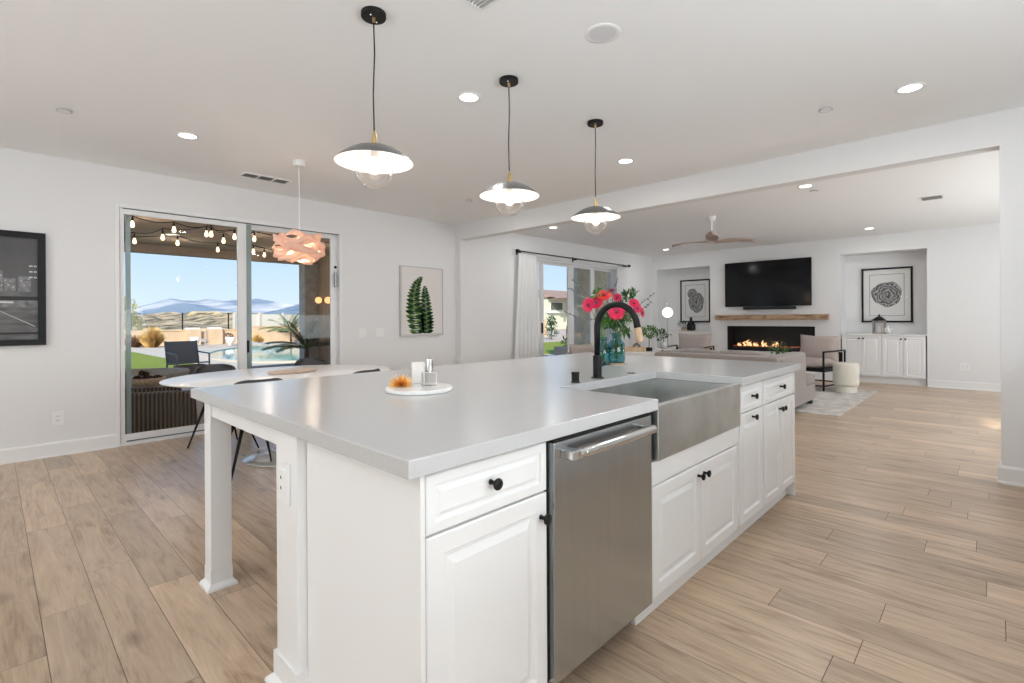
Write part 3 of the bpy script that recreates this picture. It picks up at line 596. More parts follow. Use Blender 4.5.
# ================================================================== VASES AND FLOWERS
def vase(x, y, r, hh, nr, label, z0=0.914):
    v = thing('glass_vase', (x, y, z0), label, 'vase', 'vases of flowers on the island')
    prof = [(0.0, 0.004), (r * .8, 0.004), (r * .95, 0.008), (r, 0.02), (r, hh * .58), (r * .93, hh * .67), (nr * 1.25, hh * .75), (nr, hh * .79), (nr, hh * .9), (nr * 1.1, hh * .93), (nr * 1.1, hh)]
    inner = [(max(a - 0.004, 0), b + (0.006 if i < 3 else 0)) for i, (a, b) in enumerate(prof)][::-1]
    M().lathe(prof + inner[:-1] + [(0.0, 0.011)], (x, y, z0), 32).build('vase_body', TEAL, v, smooth=True)
    M().lathe([(0.0, 0), (r * .9, 0), (r * .93, 0.006), (0, 0.006)], (x, y, z0), 28).build('vase_foot', mat('dark_blue_glass', (0.02, 0.06, 0.09), 0.1), v)
    M().lathe([(r - .0045, 0.012), (r - .0045, hh * .5), (0, hh * .5)], (x, y, z0), 28).build('water', pane_glass('vase_water', (0.75, 0.93, 0.88), 0.4, ior=1.33), v, smooth=True)
    return v
VB = on(616.5, 362.5, 2, 0.926); VS = on(602.8, 364.8, 2, 0.914)
tag(M().lathe([(0.0, 0), (0.062, 0), (0.064, 0.003), (0.064, 0.010), (0.0, 0.012)], (VB.x, VB.y, 0.914), 28).build('wood_coaster', WOODL, loc=(VB.x, VB.y, 0.914)), 'round light wood coaster under the larger blue glass vase', 'coaster')
vase(VB.x, VB.y, 0.060, 0.205, 0.031, 'large blue green glass vase on a wood coaster', 0.926)
vase(VS.x, VS.y, 0.050, 0.190, 0.028, 'smaller blue green glass vase behind the black faucet')
vd = (VB - EYE).dot(FWD)
def stem_to(m, p, base, r=0.0022, sag=0.03):
    base = Vector(base); p = Vector(p); neck = base + Vector((0, 0, 0.17)); pts = [base + Vector((random.uniform(-.02, .02), random.uniform(-.02, .02), 0.02)), neck + Vector((random.uniform(-.012, .012), random.uniform(-.012, .012), 0)),
        neck.lerp(p, 0.5) + Vector((0, 0, sag)), p]
    q = []
    for i in range(9):
        t = i / 8; q.append(((1 - t) ** 3) * pts[0] + 3 * t * (1 - t) ** 2 * pts[1] + 3 * t * t * (1 - t) * pts[2] + t ** 3 * pts[3])
    m.tube(q, r, 6)
def flower(px, py, rpx, dd, mt, base, face, label, cat='flower', petals=18, centre=PLUM):
    p = at(px, py, vd + dd); r = rpx * 1.18 * vd / F
    f = thing('gerbera_flower', p, label, cat, 'flowers in the island vases')
    N_ = Vector(face).normalized(); a = N_.orthogonal().normalized(); b = N_.cross(a); m = M()
    for ring, (k, rr, lift) in enumerate([(petals, r, 0.05), (petals, r * .85, 0.2), (petals // 2 + 2, r * .5, 0.35)]):
        for i in range(k):
            th = 2 * PI * (i + ring * .5) / k; dv = (a * cos(th) + b * sin(th)) + N_ * lift
            m.leaf(p + dv.normalized() * r * .12, dv, rr, rr * .22, up=N_)
    m.build('petals', mt, f)
    M().ball(p + N_ * r * .12, r * .26, 12).build('flower_centre', centre, f, smooth=True)
    s = M(); stem_to(s, p - N_ * r * .1, base); s.build('stem', STEMM, f, smooth=True)
    return f
TC_ = (EYE - VB).normalized(); L_ = -RT
b1 = Vector((VB.x, VB.y, 0.935)); b2 = Vector((VS.x, VS.y, 0.92))
flower(588.5, 305, 6.3, -0.03, PINKM, b2, TC_ * .8 + L_ * .7, 'deep pink gerbera at the far left of the bouquet')
flower(596.5, 302.5, 6.0, 0.0, REDM, b2, TC_ + L_ * .3 + UP * .3, 'bright red bloom just right of the leftmost gerbera')
flower(604, 295.5, 6.5, 0.0, CORAL, b2, TC_ * .7 + UP * .7, 'coral red gerbera at the top left of the bouquet')
flower(616.5, 311.5, 7.0, -0.07, REDM, b1, TC_ + UP * -.05, 'red gerbera in the middle, framed by the black faucet arch')
flower(634, 303.5, 4.8, 0.0, REDM, b1, TC_ + UP * .5 + RT * .3, 'red gerbera at the upper right of the bouquet')
flower(637.5, 308.5, 4.2, -0.02, PINKM, b1, TC_ + RT * .6, 'dusky pink bloom below the upper right gerbera')
flower(642.2, 312.8, 4.0, 0.0, REDM, b1, TC_ * .6 + RT * .9, 'small red bloom at the far right of the bouquet')
flower(611.5, 290.5, 4.2, 0.03, PLUM, b1, UP + TC_ * .4, 'dark plum bloom at the top of the bouquet')
flower(617, 297.5, 4.2, 0.05, PINKM, b1, TC_ + UP * .5, 'muted pink bloom behind the faucet arch')
def blossom(px, py, n, mt, label, dd=0.0, base=b1, spread=3.2):
    p = at(px, py, vd + dd); f = thing('blossom_sprig', p, label, 'flower', 'small blossoms in the bouquet'); m = M()
    for i in range(n):
        q = p + (RT * random.uniform(-1, 1) + UP * random.uniform(-1, 1) + FWD * random.uniform(-1, 1)) * spread * vd / F
        for k in range(5): th = 2 * PI * k / 5; m.leaf(q, RT * cos(th) + UP * sin(th) - FWD * .4, 0.010, 0.0045)
    m.build('blossoms', mt, f); s = M(); stem_to(s, p, base, 0.0018); s.build('stem', STEMM, f)
blossom(602, 303, 8, CREAMP, 'cream white blossoms between the red flowers at upper left', 0.02, b2)
blossom(609, 299, 10, CREAMP, 'cream white blossoms at the middle top of the bouquet', 0.03)
blossom(636, 300, 5, CREAMP, 'cream blossoms beside the upper right gerbera', 0.04, b1, 2.0)
def greens(px, py, spread, n, mt, label, base, dd=0.0, L=0.045, upb=0.3):
    p = at(px, py, vd + dd); f = thing('foliage_sprig', p, label, 'foliage', 'greenery in the island vases'); m = M(); s = M()
    for i in range(n):
        q = p + (RT * random.uniform(-1, 1) + UP * random.uniform(-1, 1) + FWD * random.uniform(-1, 1)) * spread * vd / F
        m.leaf(q, RT * random.uniform(-1, 1) + UP * (random.uniform(-1, 1) + upb) + FWD * random.uniform(-1, 1), L * random.uniform(.6, 1.2), L * .22, up=(random.uniform(-1, 1), random.uniform(-1, 1), 1))
    stem_to(s, p, base, 0.002); m.build('leaves', mt, f); s.build('stem', STEMM, f)
greens(596, 293.5, 3.2, 16, LEAFM, 'light green leaves above the leftmost red flowers', b2)
greens(630, 296, 4.6, 34, LEAFD, 'upright dark green leaves at the right top of the bouquet', b1, 0.02, 0.05, 1.0)
greens(606, 321, 6.0, 100, LEAFM, 'dense green leaves over the mouth of the smaller vase', b2, 0.0, 0.055, 0)
greens(618, 323, 7.0, 120, LEAFD, 'dense dark green leaves over the mouth of the larger vase', b1, 0.02, 0.045, 0)
greens(628, 318, 5.0, 40, LEAFM, 'green leaves spilling behind the faucet spout', b1, 0.05)
greens(622, 302, 5.0, 34, LEAFD, 'green leaves between the middle and right red flowers', b1, 0.08)
greens(627, 329, 3.0, 8, LEAFM, 'long leaf hanging beside the wooden spray head', b1, 0.02, 0.07, -1.2)
greens(605, 351, 3.0, 40, LEAFM, 'green stems and leaves under water inside the smaller vase', b2, 0.0, 0.04, .8)
greens(617, 350, 4.6, 60, LEAFM, 'green stems and leaves under water inside the larger vase', b1, 0.0, 0.04, .8)
def twig(pts, label, base, dd=0.0):
    P = [at(x, y, vd + dd) for x, y in pts]; f = thing('budded_twig', P[-1], label, 'twig', 'bare twigs in the island vases')
    m = M(); m.tube([Vector(base) + Vector((0, 0, .0)), Vector(base) + Vector((0, 0, .18))] + P, [0.0022] * 2 + [0.0020] * (len(P) - 1) + [0.001], 5); m.build('twig_stem', TWIGM, f)
    m = M()
    for i in range(len(P) - 1):
        for k in range(7):
            t = (k + random.random()) / 7; q = P[i].lerp(P[i + 1], t) + Vector((random.uniform(-.008, .008), random.uniform(-.008, .008), random.uniform(-.008, .008)))
            m.ball(q, random.uniform(0.003, 0.0062), 6)
    b_ = m.build('buds', BUDM, f); b_['kind'] = 'stuff'
twig([(597, 305), (586, 293), (578, 284), (571, 279)], 'budded twig reaching highest to the left', b2)
twig([(596, 308), (584, 298), (574, 291), (568, 288)], 'budded twig just below the highest left twig', b2, 0.03)
twig([(600, 318), (588, 320), (575, 316), (565, 312)], 'low budded twig reaching left past the faucet', b2, -0.03)
twig([(607, 300), (606, 288), (604, 279)], 'short upright budded twig at the bouquet top left', b1)
twig([(612, 298), (615, 286), (618, 279)], 'short upright budded twig at the bouquet top centre', b1, 0.02)
twig([(632, 310), (643, 302), (654, 294)], 'budded twig reaching up to the right, upper one', b1)
twig([(636, 312), (645, 307), (652, 301)], 'budded twig reaching right, lower one', b1, 0.03)

# ================================================================== PENDANTS OVER THE ISLAND
def pendant(x, y, label):
    p = thing('pendant_lamp', (x, y, C), label, 'pendant light', 'dome pendants over the island')
    c = M().lathe([(0.0, 0.0), (0.060, 0.0), (0.0605, -0.020), (0.058, -0.024), (0.0, -0.024)][::-1], (x, y, C), 32).build('canopy', BLACK, p, smooth=True, bevel=0.001)
    for a in (0.6, 0.6 + PI): M().ball((x + .032 * cos(a), y + .032 * sin(a), C - .026), 0.005, 8).build('canopy_screw', CHROME, c)
    M().lathe([(0.0, -.046), (0.006, -.046), (0.009, -0.024), (0.0, -0.024)], (x, y, C), 14).build('cord_grip', BRASS, p)
    M().tube([(x, y, C - .04), (x + .004, y, C - .2), (x - .003, y + .002, C - .4), (x, y, 2.155)], 0.0035, 8).build('cord', BLACK, p, smooth=True)
    M().lathe([(0.016, 2.085), (0.016, 2.10), (0.013, 2.115), (0.009, 2.15), (0.004, 2.163), (0.0, 2.163)], (x, y, 0), 20).build('brass_cap', BRASS, p, smooth=True)
    out = [(0.187, 2.006), (0.172, 2.024), (0.14, 2.048), (0.10, 2.070), (0.06, 2.085), (0.02, 2.091), (0.0, 2.092)]
    inn = [(0.0, 2.088), (0.02, 2.087), (0.06, 2.081), (0.10, 2.066), (0.14, 2.044), (0.170, 2.021), (0.187, 2.006)]
    m = M(); m.lathe(out, (x, y, 0), 64, cap=False); m.mat(1).lathe(inn, (x, y, 0), 64, cap=False); sh = m.build('shade', [PEWTER, WHITEEN], p, smooth=True)
    M().lathe([(0.0, 2.03), (0.018, 2.03), (0.018, 2.086), (0.0, 2.086)], (x, y, 0), 16).build('lamp_holder', WHITEEN, p)
    M().ball((x, y, 1.985), 0.030, 16, sz=1.25).build('bulb', BULB, p, smooth=True)
    m = M(); R = 0.090; zc = 1.970
    m.lathe([(max(R * sin(t), 1e-6), zc - R * cos(t)) for t in [PI * .80 * i / 14 for i in range(15)]], (x, y, 0), 32, cap=False).build('glass_globe', CLEAR, p, smooth=True)
    l = D.lights.new('pendant_bulb_lamp', 'POINT'); l.energy = 3.2; l.color = (1, .88, .76); l.shadow_soft_size = 0.035
    lo = D.objects.new('pendant_bulb_lamp', l); COL.objects.link(lo); lo.location = (x, y, 1.945)
pendant(1.312, 2.19, 'grey dome pendant with glass globe, nearest of three over the island')
pendant(2.268, 2.19, 'grey dome pendant with glass globe, middle of three over the island')
pendant(3.222, 2.19, 'grey dome pendant with glass globe, farthest of three over the island')

# peach ribbon lamp over the dining table
px_, py_ = 2.034, 4.739
pl = thing('ribbon_pendant_lamp', (px_, py_, C), 'peach wood veneer ribbon pendant lamp above the dining table', 'pendant light')
M().lathe([(0.0, -0.055), (0.05, -0.055), (0.055, -0.05), (0.055, 0.0), (0.0, 0.0)], (px_, py_, C), 24).build('canopy', WHITEPL, pl, smooth=True, bevel=0.002)
M().tube([(px_, py_, C - .05), (px_, py_, 2.03)], 0.004, 8).build('cord', WHITEPL, pl)
for i, (zc, az, rr, wv, amp, lob) in enumerate([(2.020, 0.2, 0.150, 0.045, .030, 3), (1.985, 1.3, 0.205, 0.058, .045, 3), (1.945, 2.9, 0.225, 0.060, .050, 4), (1.900, 0.8, 0.235, 0.062, .045, 3), (1.858, 4.0, 0.225, 0.058, .040, 4), (1.815, 5.3, 0.190, 0.052, .035, 3), (1.780, 2.0, 0.120, 0.045, .02, 3)]):
    m = M(); n = 96; vs = []; fs = []
    for k in range(n):
        th = 2 * PI * k / n; rad0 = rr * .86 * (1 + 0.16 * sin(lob * th + az))
        for s_ in (-1, 1):
            rad = rad0 + s_ * .022 * cos(lob * th + az); z = 1.915 + (zc - 1.90) * .88 + amp * sin((lob - 1) * th + az * 2) + s_ * wv * .5
            vs.append((px_ + rad * cos(th), py_ + rad * sin(th), z))
    for k in range(n): a = 2 * k; b = (2 * k + 2) % (2 * n); fs.append((a, b, b + 1, a + 1))
    m.add(vs, fs).build('veneer_ribbon', PEACH, pl, smooth=True, solid=0.0015)
M().ball((px_, py_, 1.93), 0.04, 14).build('bulb', BULB, pl, smooth=True)
l = D.lights.new('ribbon_bulb_lamp', 'POINT'); l.energy = 5; l.color = (1, .80, .62); l.shadow_soft_size = 0.05; lo = D.objects.new('ribbon_bulb_lamp', l); COL.objects.link(lo); lo.location = (px_, py_, 1.87)

# ================================================================== CEILING FITTINGS
def can(x, y, label):
    c = thing('recessed_light', (x, y, C), label, 'ceiling light', 'recessed ceiling lights')
    M().lathe([(0.062, -0.001), (0.062, -0.004), (0.080, -0.005), (0.084, -0.001), (0.084, 0.0)], (x, y, C), 32, cap=False).build('trim_ring', WHITEPL, c, smooth=True)
    M().lathe([(0.0, -0.0025), (0.062, -0.0025), (0.062, -0.001)], (x, y, C), 32).build('lens', CANG, c)
    area('recessed_lamp', (x, y, C - 0.012), (0, 0, -1), 0.13, 0.13, CAN_POWER, (1, 0.985, 0.965), 'DISK')
for x, y, lb in [(2.26, 2.56, 'round recessed light between the first and second island pendants'), (1.12, 4.73, 'round recessed light nearest the left wall, left of the peach lamp'),
                 (4.21, 0.38, 'round recessed light at the right, in front of the header beam'), (4.23, 2.53, 'round recessed light right of the farthest island pendant'),
                 (6.51, 1.54, 'round recessed light just behind the header beam in the living room'), (10.42, 1.50, 'round recessed light near the right niche of the living room'),
                 (10.34, 5.18, 'round recessed light near the left niche beside the fan'), (6.47, 5.24, 'round recessed light by the left end of the curtain rod')]:
    can(x, y, lb)
for x, y in [(-1.6, 0.4), (-1.6, 2.5), (0.3, -0.9), (4.3, 4.74), (-1.4, 4.7), (8.4, -1.0)]:
    area('recessed_lamp', (x, y, C - 0.012), (0, 0, -1), 0.13, 0.13, CAN_POWER, (1, 0.985, 0.965), 'DISK')
o = thing('ceiling_speaker', (2.25, 1.48, C), 'large round white ceiling speaker between the island pendants and the camera', 'speaker')
M().lathe([(0.070, -0.004), (0.088, -0.006), (0.095, -0.001), (0.095, 0)], (2.25, 1.48, C), 40, cap=False).build('trim_ring', WHITEPL, o, smooth=True)
M().lathe([(0.0, -0.003), (0.073, -0.003), (0.073, 0)], (2.25, 1.48, C), 40).build('grille', mat('speaker_grille', (0.72, 0.72, 0.74), 0.6), o)
def cover(x, y, lb, r=0.045):
    m = M().lathe([(r * .75, -0.012), (r, -0.012), (r, -0.006), (r * .8, 0), (0, 0)], (x, y, C), 24); m.mat(1).lathe([(0, -.013), (r * .8, -.013), (r * .8, -.012)], (x, y, C), 24)
    tag(m.build('sprinkler_cover', [mat('cover_grey', (0.55, 0.55, 0.55), 0.5), WHITEPL], loc=(x, y, C)), lb, 'sprinkler cover', 'round ceiling sprinkler covers')
cover(0.37, 4.77, 'small round sprinkler cover on the ceiling at far left')
cover(4.20, 0.86, 'small round sprinkler cover left of the big right recessed light')
cover(4.21, 4.78, 'small round sprinkler cover near the far left ceiling corner')
cover(6.81, 1.52, 'small round sprinkler cover just beyond the beam in the living room')
cover(10.05, 4.72, 'small round sprinkler cover beside the ceiling fan')
v = thing('ceiling_vent', (2.02, 5.56, C), 'white ceiling air vent with dark louvres left of the peach lamp', 'air vent', 'ceiling vents')
vx0, vx1, vy0, vy1 = 1.79, 2.27, 5.47, 5.65
m = M(); m.box(vx0, vx1, vy0, vy0 + .02, C - .008, C); m.box(vx0, vx1, vy1 - .02, vy1, C - .008, C)
for i in range(4): x = vx0 + i * (vx1 - vx0 - .02) / 3; m.box(x, x + .02, vy0 + .02, vy1 - .02, C - .008, C)
m.build('vent_frame', WHITEPL, v)
M().box(vx0 + .02, vx1 - .02, vy0 + .02, vy1 - .02, C - .002, C - .0005).build('duct', mat('vent_dark', (0.07, 0.07, 0.07), 0.8), v)
m = M()
for i in range(9): y = vy0 + .028 + i * .015; m.prism([(0, 0), (.009, .005), (.009, .006), (0, .001)], (0, 1, 0), (0, 0, 1), (vx0 + .02, y, C - .008), (vx1 - vx0 - .04, 0, 0))
m.build('louvre', mat('vent_louvre', (0.45, 0.45, 0.45), 0.5), v)
v = thing('ceiling_vent', (8.29, 0.54, C), 'small ceiling vent near the pier in the living room', 'air vent', 'ceiling vents')
m = M(); rect = (8.15, 8.43, 0.42, 0.66); m.box(8.15, 8.43, 0.42, 0.44, C - .008, C); m.box(8.15, 8.43, 0.64, 0.66, C - .008, C); m.box(8.15, 8.17, 0.44, 0.64, C - .008, C); m.box(8.41, 8.43, 0.44, 0.64, C - .008, C); m.build('vent_frame', WHITEPL, v)
m = M(); m.box(8.17, 8.41, 0.44, 0.64, C - .002, C - .0005)
for i in range(9): m.box(8.17, 8.41, .45 + i * .021, .456 + i * .021, C - .008, C - .002)
m.build('louvre', mat('vent_grey', (0.3, 0.3, 0.3), 0.6), v)
v = thing('ceiling_vent', (1.60, 1.72, C), 'white slotted ceiling vent at the top edge of the picture', 'air vent', 'ceiling vents')
m = M()
for i in range(8): m.box(1.50 + i * .02, 1.508 + i * .02, 1.62, 1.78, C - .006, C)
m.build('louvre', mat('vent_grey2', (0.42, 0.42, 0.42), 0.6), v); m = M(); m.box(1.48, 1.67, 1.60, 1.62, C - .007, C); m.box(1.48, 1.67, 1.78, 1.80, C - .007, C); m.box(1.48, 1.495, 1.62, 1.78, C - .007, C); m.box(1.655, 1.67, 1.62, 1.78, C - .007, C); m.build('vent_frame', WHITEPL, v)

# ceiling fan
fx, fy = 7.48, 3.02
fan = thing('ceiling_fan', (fx, fy, C), 'pale ceiling fan with three wooden blades in the living room', 'ceiling fan')
M().lathe([(0.0, -0.07), (0.045, -0.07), (0.065, -0.01), (0.065, 0), (0, 0)], (fx, fy, C), 24).build('canopy', WHITEPL, fan, smooth=True)
M().tube([(fx, fy, C - .06), (fx, fy, 2.51)], 0.014, 10).build('downrod', WHITEPL, fan)
M().lathe([(0.0, 2.345), (0.05, 2.35), (0.075, 2.38), (0.082, 2.42), (0.075, 2.49), (0.04, 2.52), (0, 2.52)], (fx, fy, 0), 28).build('motor_housing', mat('fan_housing', (0.60, 0.54, 0.50), 0.4), fan, smooth=True)
for (r_, d_) in ((-.43, .6), (.65, .06), (-.25, -.66)):
    dv = (FWD * d_ + RT * r_).normalized(); sv = UP.cross(dv); m = M(); vs = []; fs = []; n = 10
    for i in range(n + 1):
        t = i / n; L = 0.06 + 0.64 * t; w = 0.055 + 0.035 * sin(PI * min(t * 1.3, 1)) - 0.055 * t ** 4; zz = 2.375 + 0.03 * sin(PI * t * .8)
        for s_, dz in ((-1, .016), (1, -.016)): 
            q = dv * L + sv * (s_ * w); vs.append((fx + q.x, fy + q.y, zz + dz)); vs.append((fx + q.x, fy + q.y, zz + dz - .008))
    for i in range(n):
        a = 4 * i; b = a + 4; fs += [(a, b, b + 2, a + 2), (a + 1, a + 3, b + 3, b + 1), (a, a + 1, b + 1, b), (a + 2, b + 2, b + 3, a + 3)]
    fs += [(0, 2, 3, 1), (4 * n, 4 * n + 1, 4 * n + 3, 4 * n + 2)]
    m.add(vs, fs).build('fan_blade', FANW, fan, smooth=False)

# ================================================================== PICTURES AND SMALL WALL FITTINGS
p = thing('framed_picture', (-0.32, 6.17, 1.02), 'black framed black and white night street photograph at the far left', 'picture')
X0, X1, Z0, Z1 = -1.0, 0.348, 1.022, 2.026
m = M(); fr = 0.052
m.box(X0, X1, 6.150, 6.188, Z0, Z0 + fr); m.box(X0, X1, 6.150, 6.188, Z1 - fr, Z1); m.box(X0, X0 + fr, 6.150, 6.188, Z0 + fr, Z1 - fr); m.box(X1 - fr, X1, 6.150, 6.188, Z0 + fr, Z1 - fr); m.build('frame', BLACK, p, bevel=0.002)
N1 = mat('night_sky_print', (0.085, 0.085, 0.09), 0.6, col2=(0.12, 0.12, 0.125), nscale=3); N2 = mat('night_grey_print', (0.24, 0.24, 0.25), 0.6, noise=0.5, nscale=18); N3 = mat('night_road_print', (0.15, 0.15, 0.155), 0.6, noise=0.4, nscale=6, stretch=(1, 1, 4)); N4 = mat('night_light_print', (0.62, 0.62, 0.62), 0.6); N5 = mat('night_dark_print', (0.03, 0.03, 0.032), 0.6)
m = M(); y = 6.172; m.box(X0 + fr, X1 - fr, y, y + .006, Z0 + fr, Z1 - fr)
def flat(mi, x0, x1, z0, z1, dy=0.0): m.mat(mi).box(x0, x1, y - 0.001 - dy, y, z0, z1)
flat(2, X0 + fr, X1 - fr, Z0 + fr, 1.50); rr = random.Random(3); xx = X0 + fr
while xx < X1 - fr - 0.05:
    w = rr.uniform(0.03, 0.08); hh = rr.uniform(1.58, 1.70); flat(1, xx, min(xx + w, X1 - fr), 1.50, hh, .0004)
    for k in range(4): a = xx + rr.uniform(0, w * .8); b = rr.uniform(1.52, hh - .02); flat(3, a, a + .008, b, b + .008, .0008)
    xx += w + rr.uniform(0, 0.02)
flat(1, X0 + fr, X1 - fr, 1.36, 1.42, .0004); flat(3, -0.5, 0.14, 1.395, 1.41, .0008); flat(4, X0 + fr, X1 - fr, 1.42, 1.455, .0006); flat(4, X0 + fr, X1 - fr, 1.12, 1.14, .0006)
for k in range(3): flat(3, 0.24, 0.262, 1.62 + k * .05, 1.632 + k * .05, .0009); flat(3, 0.27, 0.29, 1.62 + k * .05, 1.632 + k * .05, .0009)
m.mat(3).prism([(0.03, 1.34), (0.036, 1.34), (0.28, 1.19), (0.27, 1.19)], (1, 0, 0), (0, 0, 1), (0, y - .0015, 0), (0, .001, 0))
m.build('print', [N1, N2, N3, N4, N5], p)

def fern_frond(m, pts, hw, mi):
    P = [on(x, yy, 1, 6.158) for x, yy in pts]; n = 34
    def bez(t):
        k = t * (len(P) - 1); i = min(int(k), len(P) - 2); return P[i].lerp(P[i + 1], k - i)
    for j in range(n):
        t = j / n; q = bez(t); d = (bez(min(t + .03, 1)) - bez(max(t - .03, 0))).normalized(); L = hw * (1 - t) ** 0.62 * (0.75 + 0.35 * min(t * 5, 1)) + .012
        for s_ in (-1, 1):
            sd = Vector((s_, 0, 0)) * .95 + d * (0.30 if j % 2 else 0.42) - Vector((0, 0, .25 * (1 - t)))
            sd.y = 0; sd.normalize(); w = L * .13 + .004; up_ = Vector((-sd.z, 0, sd.x)); tip = q + sd * L
            m.mat(mi if (j + s_) % 3 else 2).add([q - up_ * w * .4, q + sd * L * .5 - up_ * w, tip, q + sd * L * .5 + up_ * w, q + up_ * w * .4], [(0, 1, 2, 3, 4)])
    for i in range(len(P) - 1): w = Vector((.004, 0, 0)); m.mat(2).add([P[i] - w, P[i] + w, P[i + 1] + w * .6, P[i + 1] - w * .6], [(0, 1, 2, 3)])
p = thing('framed_picture', (4.485, 6.17, 0.99), 'silver framed botanical print of two green fern fronds', 'picture')
X0, X1, Z0, Z1 = 4.10, 4.872, 0.990, 2.015; fr = 0.014
m = M(); m.box(X0, X1, 6.150, 6.189, Z0, Z0 + .03); m.box(X0, X1, 6.150, 6.189, Z1 - fr, Z1); m.box(X0, X0 + fr * 1.5, 6.150, 6.189, Z0 + .03, Z1 - fr); m.box(X1 - fr, X1, 6.150, 6.189, Z0 + .03, Z1 - fr)
m.build('frame', mat('silver_frame', (0.55, 0.53, 0.52), 0.4, metal=0.3), p, bevel=0.002)
m = M(); m.box(X0 + fr, X1 - fr, 6.160, 6.170, Z0 + fr, Z1 - fr)
fern_frond(m, [(417.2, 333.2), (414.3, 312.7), (413.9, 297), (416.7, 284.4), (421.8, 276.5)], 0.165, 1)
fern_frond(m, [(427.2, 332.6), (426.5, 316), (425.4, 298), (424.8, 285.6)], 0.145, 3)
m.build('print', [mat('cream_paper', (0.74, 0.71, 0.69), 0.8), mat('fern_ink', (0.025, 0.075, 0.02), 0.8), mat('fern_ink_light', (0.14, 0.26, 0.07), 0.8), mat('fern_ink_dark', (0.012, 0.045, 0.02), 0.8)], p)

def plate(name, x, y, z, w, h, n, label, cat, group, rockers=1, outlet=False):
    # small wall plate; n = outward normal axis ('-y' or '-x')
    o = thing(name, (x, y, z), label, cat, group); ax = n == '-y'
    def bx(m, u0, u1, d0, d1, z0, z1):
        if ax: m.box(x + u0, x + u1, y - d1, y - d0, z + z0, z + z1)
        else: m.box(x - d1, x - d0, y + u0, y + u1, z + z0, z + z1)
        return m
    bx(M(), -w / 2, w / 2, 0, .006, -h / 2, h / 2).build('plate', WHITEPL, o, bevel=0.002)
    for k in range(rockers):
        c = (k - (rockers - 1) / 2) * .046
        q = bx(M(), c - .017, c + .017, .006, .010, -h * .28, h * .28).build('socket' if outlet else 'rocker_switch', WHITEPL, o, bevel=0.002)
        if outlet:
            s_ = M()
            for zz in (-.018, .018): bx(s_, c - .008, c - .005, .0101, .0106, zz - .005, zz + .006); bx(s_, c + .005, c + .008, .0101, .0106, zz - .005, zz + .006)
            s_.build('slot', DARK, q)
plate('power_outlet', 0.425, 6.189, 0.345, .08, .125, '-y', 'white outlet low on the left wall below the night street picture', 'outlet', None, 1, True)
plate('light_switch', 3.50, 6.189, 1.05, .12, .12, '-y', 'white double switch plate nearest the patio door', 'switch', None, 2)
plate('light_switch', 3.775, 6.189, 1.05, .12, .12, '-y', 'white double switch plate nearest the fern print', 'switch', None, 2)
plate('light_switch', 6.28, 6.069, 1.07, .08, .12, '-y', 'white switch plate left of the sheer curtain', 'switch', None, 1)
plate('power_outlet', 11.346, 0.32, 0.38, .12, .125, '-x', 'white outlet low on the far wall beside the right niche', 'outlet', None, 2, True)

# ================================================================== DINING
TX, TY, TA, TB = 1.87, 4.62, 0.965, 0.76
t = thing('tulip_dining_table', (TX, TY, 0), 'oval white tulip dining table with polished round pedestal base', 'table')
M().lathe([(0, .722), (.90, .722), (.965, .730), (.998, .741), (1.0, .745), (.995, .748), (0, .748)], (TX, TY, 0), 72, sx=TA, sy=TB).build('tabletop', TABLEW, t, smooth=True)
M().lathe([(0.0, 0.722), (.22, .722), (.12, .70), (.065, .62), (.045, .45), (.042, .3), (.055, .18), (.09, .10), (.14, .07)], (TX, TY, 0), 32).build('pedestal', TABLEW, t, smooth=True)
M().lathe([(0.0, 0.0), (.365, 0.0), (.372, .006), (.368, .014), (.30, .026), (.20, .045), (.13, .075), (.08, .12), (0, .12)], (TX, TY, 0), 56).build('base', mat('polished_base', (0.66, 0.66, 0.67), 0.16, metal=0.5), t, smooth=True)
o = M().lathe([(0, 0), (.9, 0), (1, .012), (1.0, .020), (.97, .022), (0, .018)], (1.93, 4.66, 0.748), 40, sx=0.22, sy=0.14).build('wooden_platter', mat('pale_wood', (0.62, 0.48, 0.38), 0.5, noise=.15, nscale=12), loc=(1.93, 4.66, 0.748), smooth=True)
tag(o, 'oval pale wood platter in the middle of the dining table', 'platter')
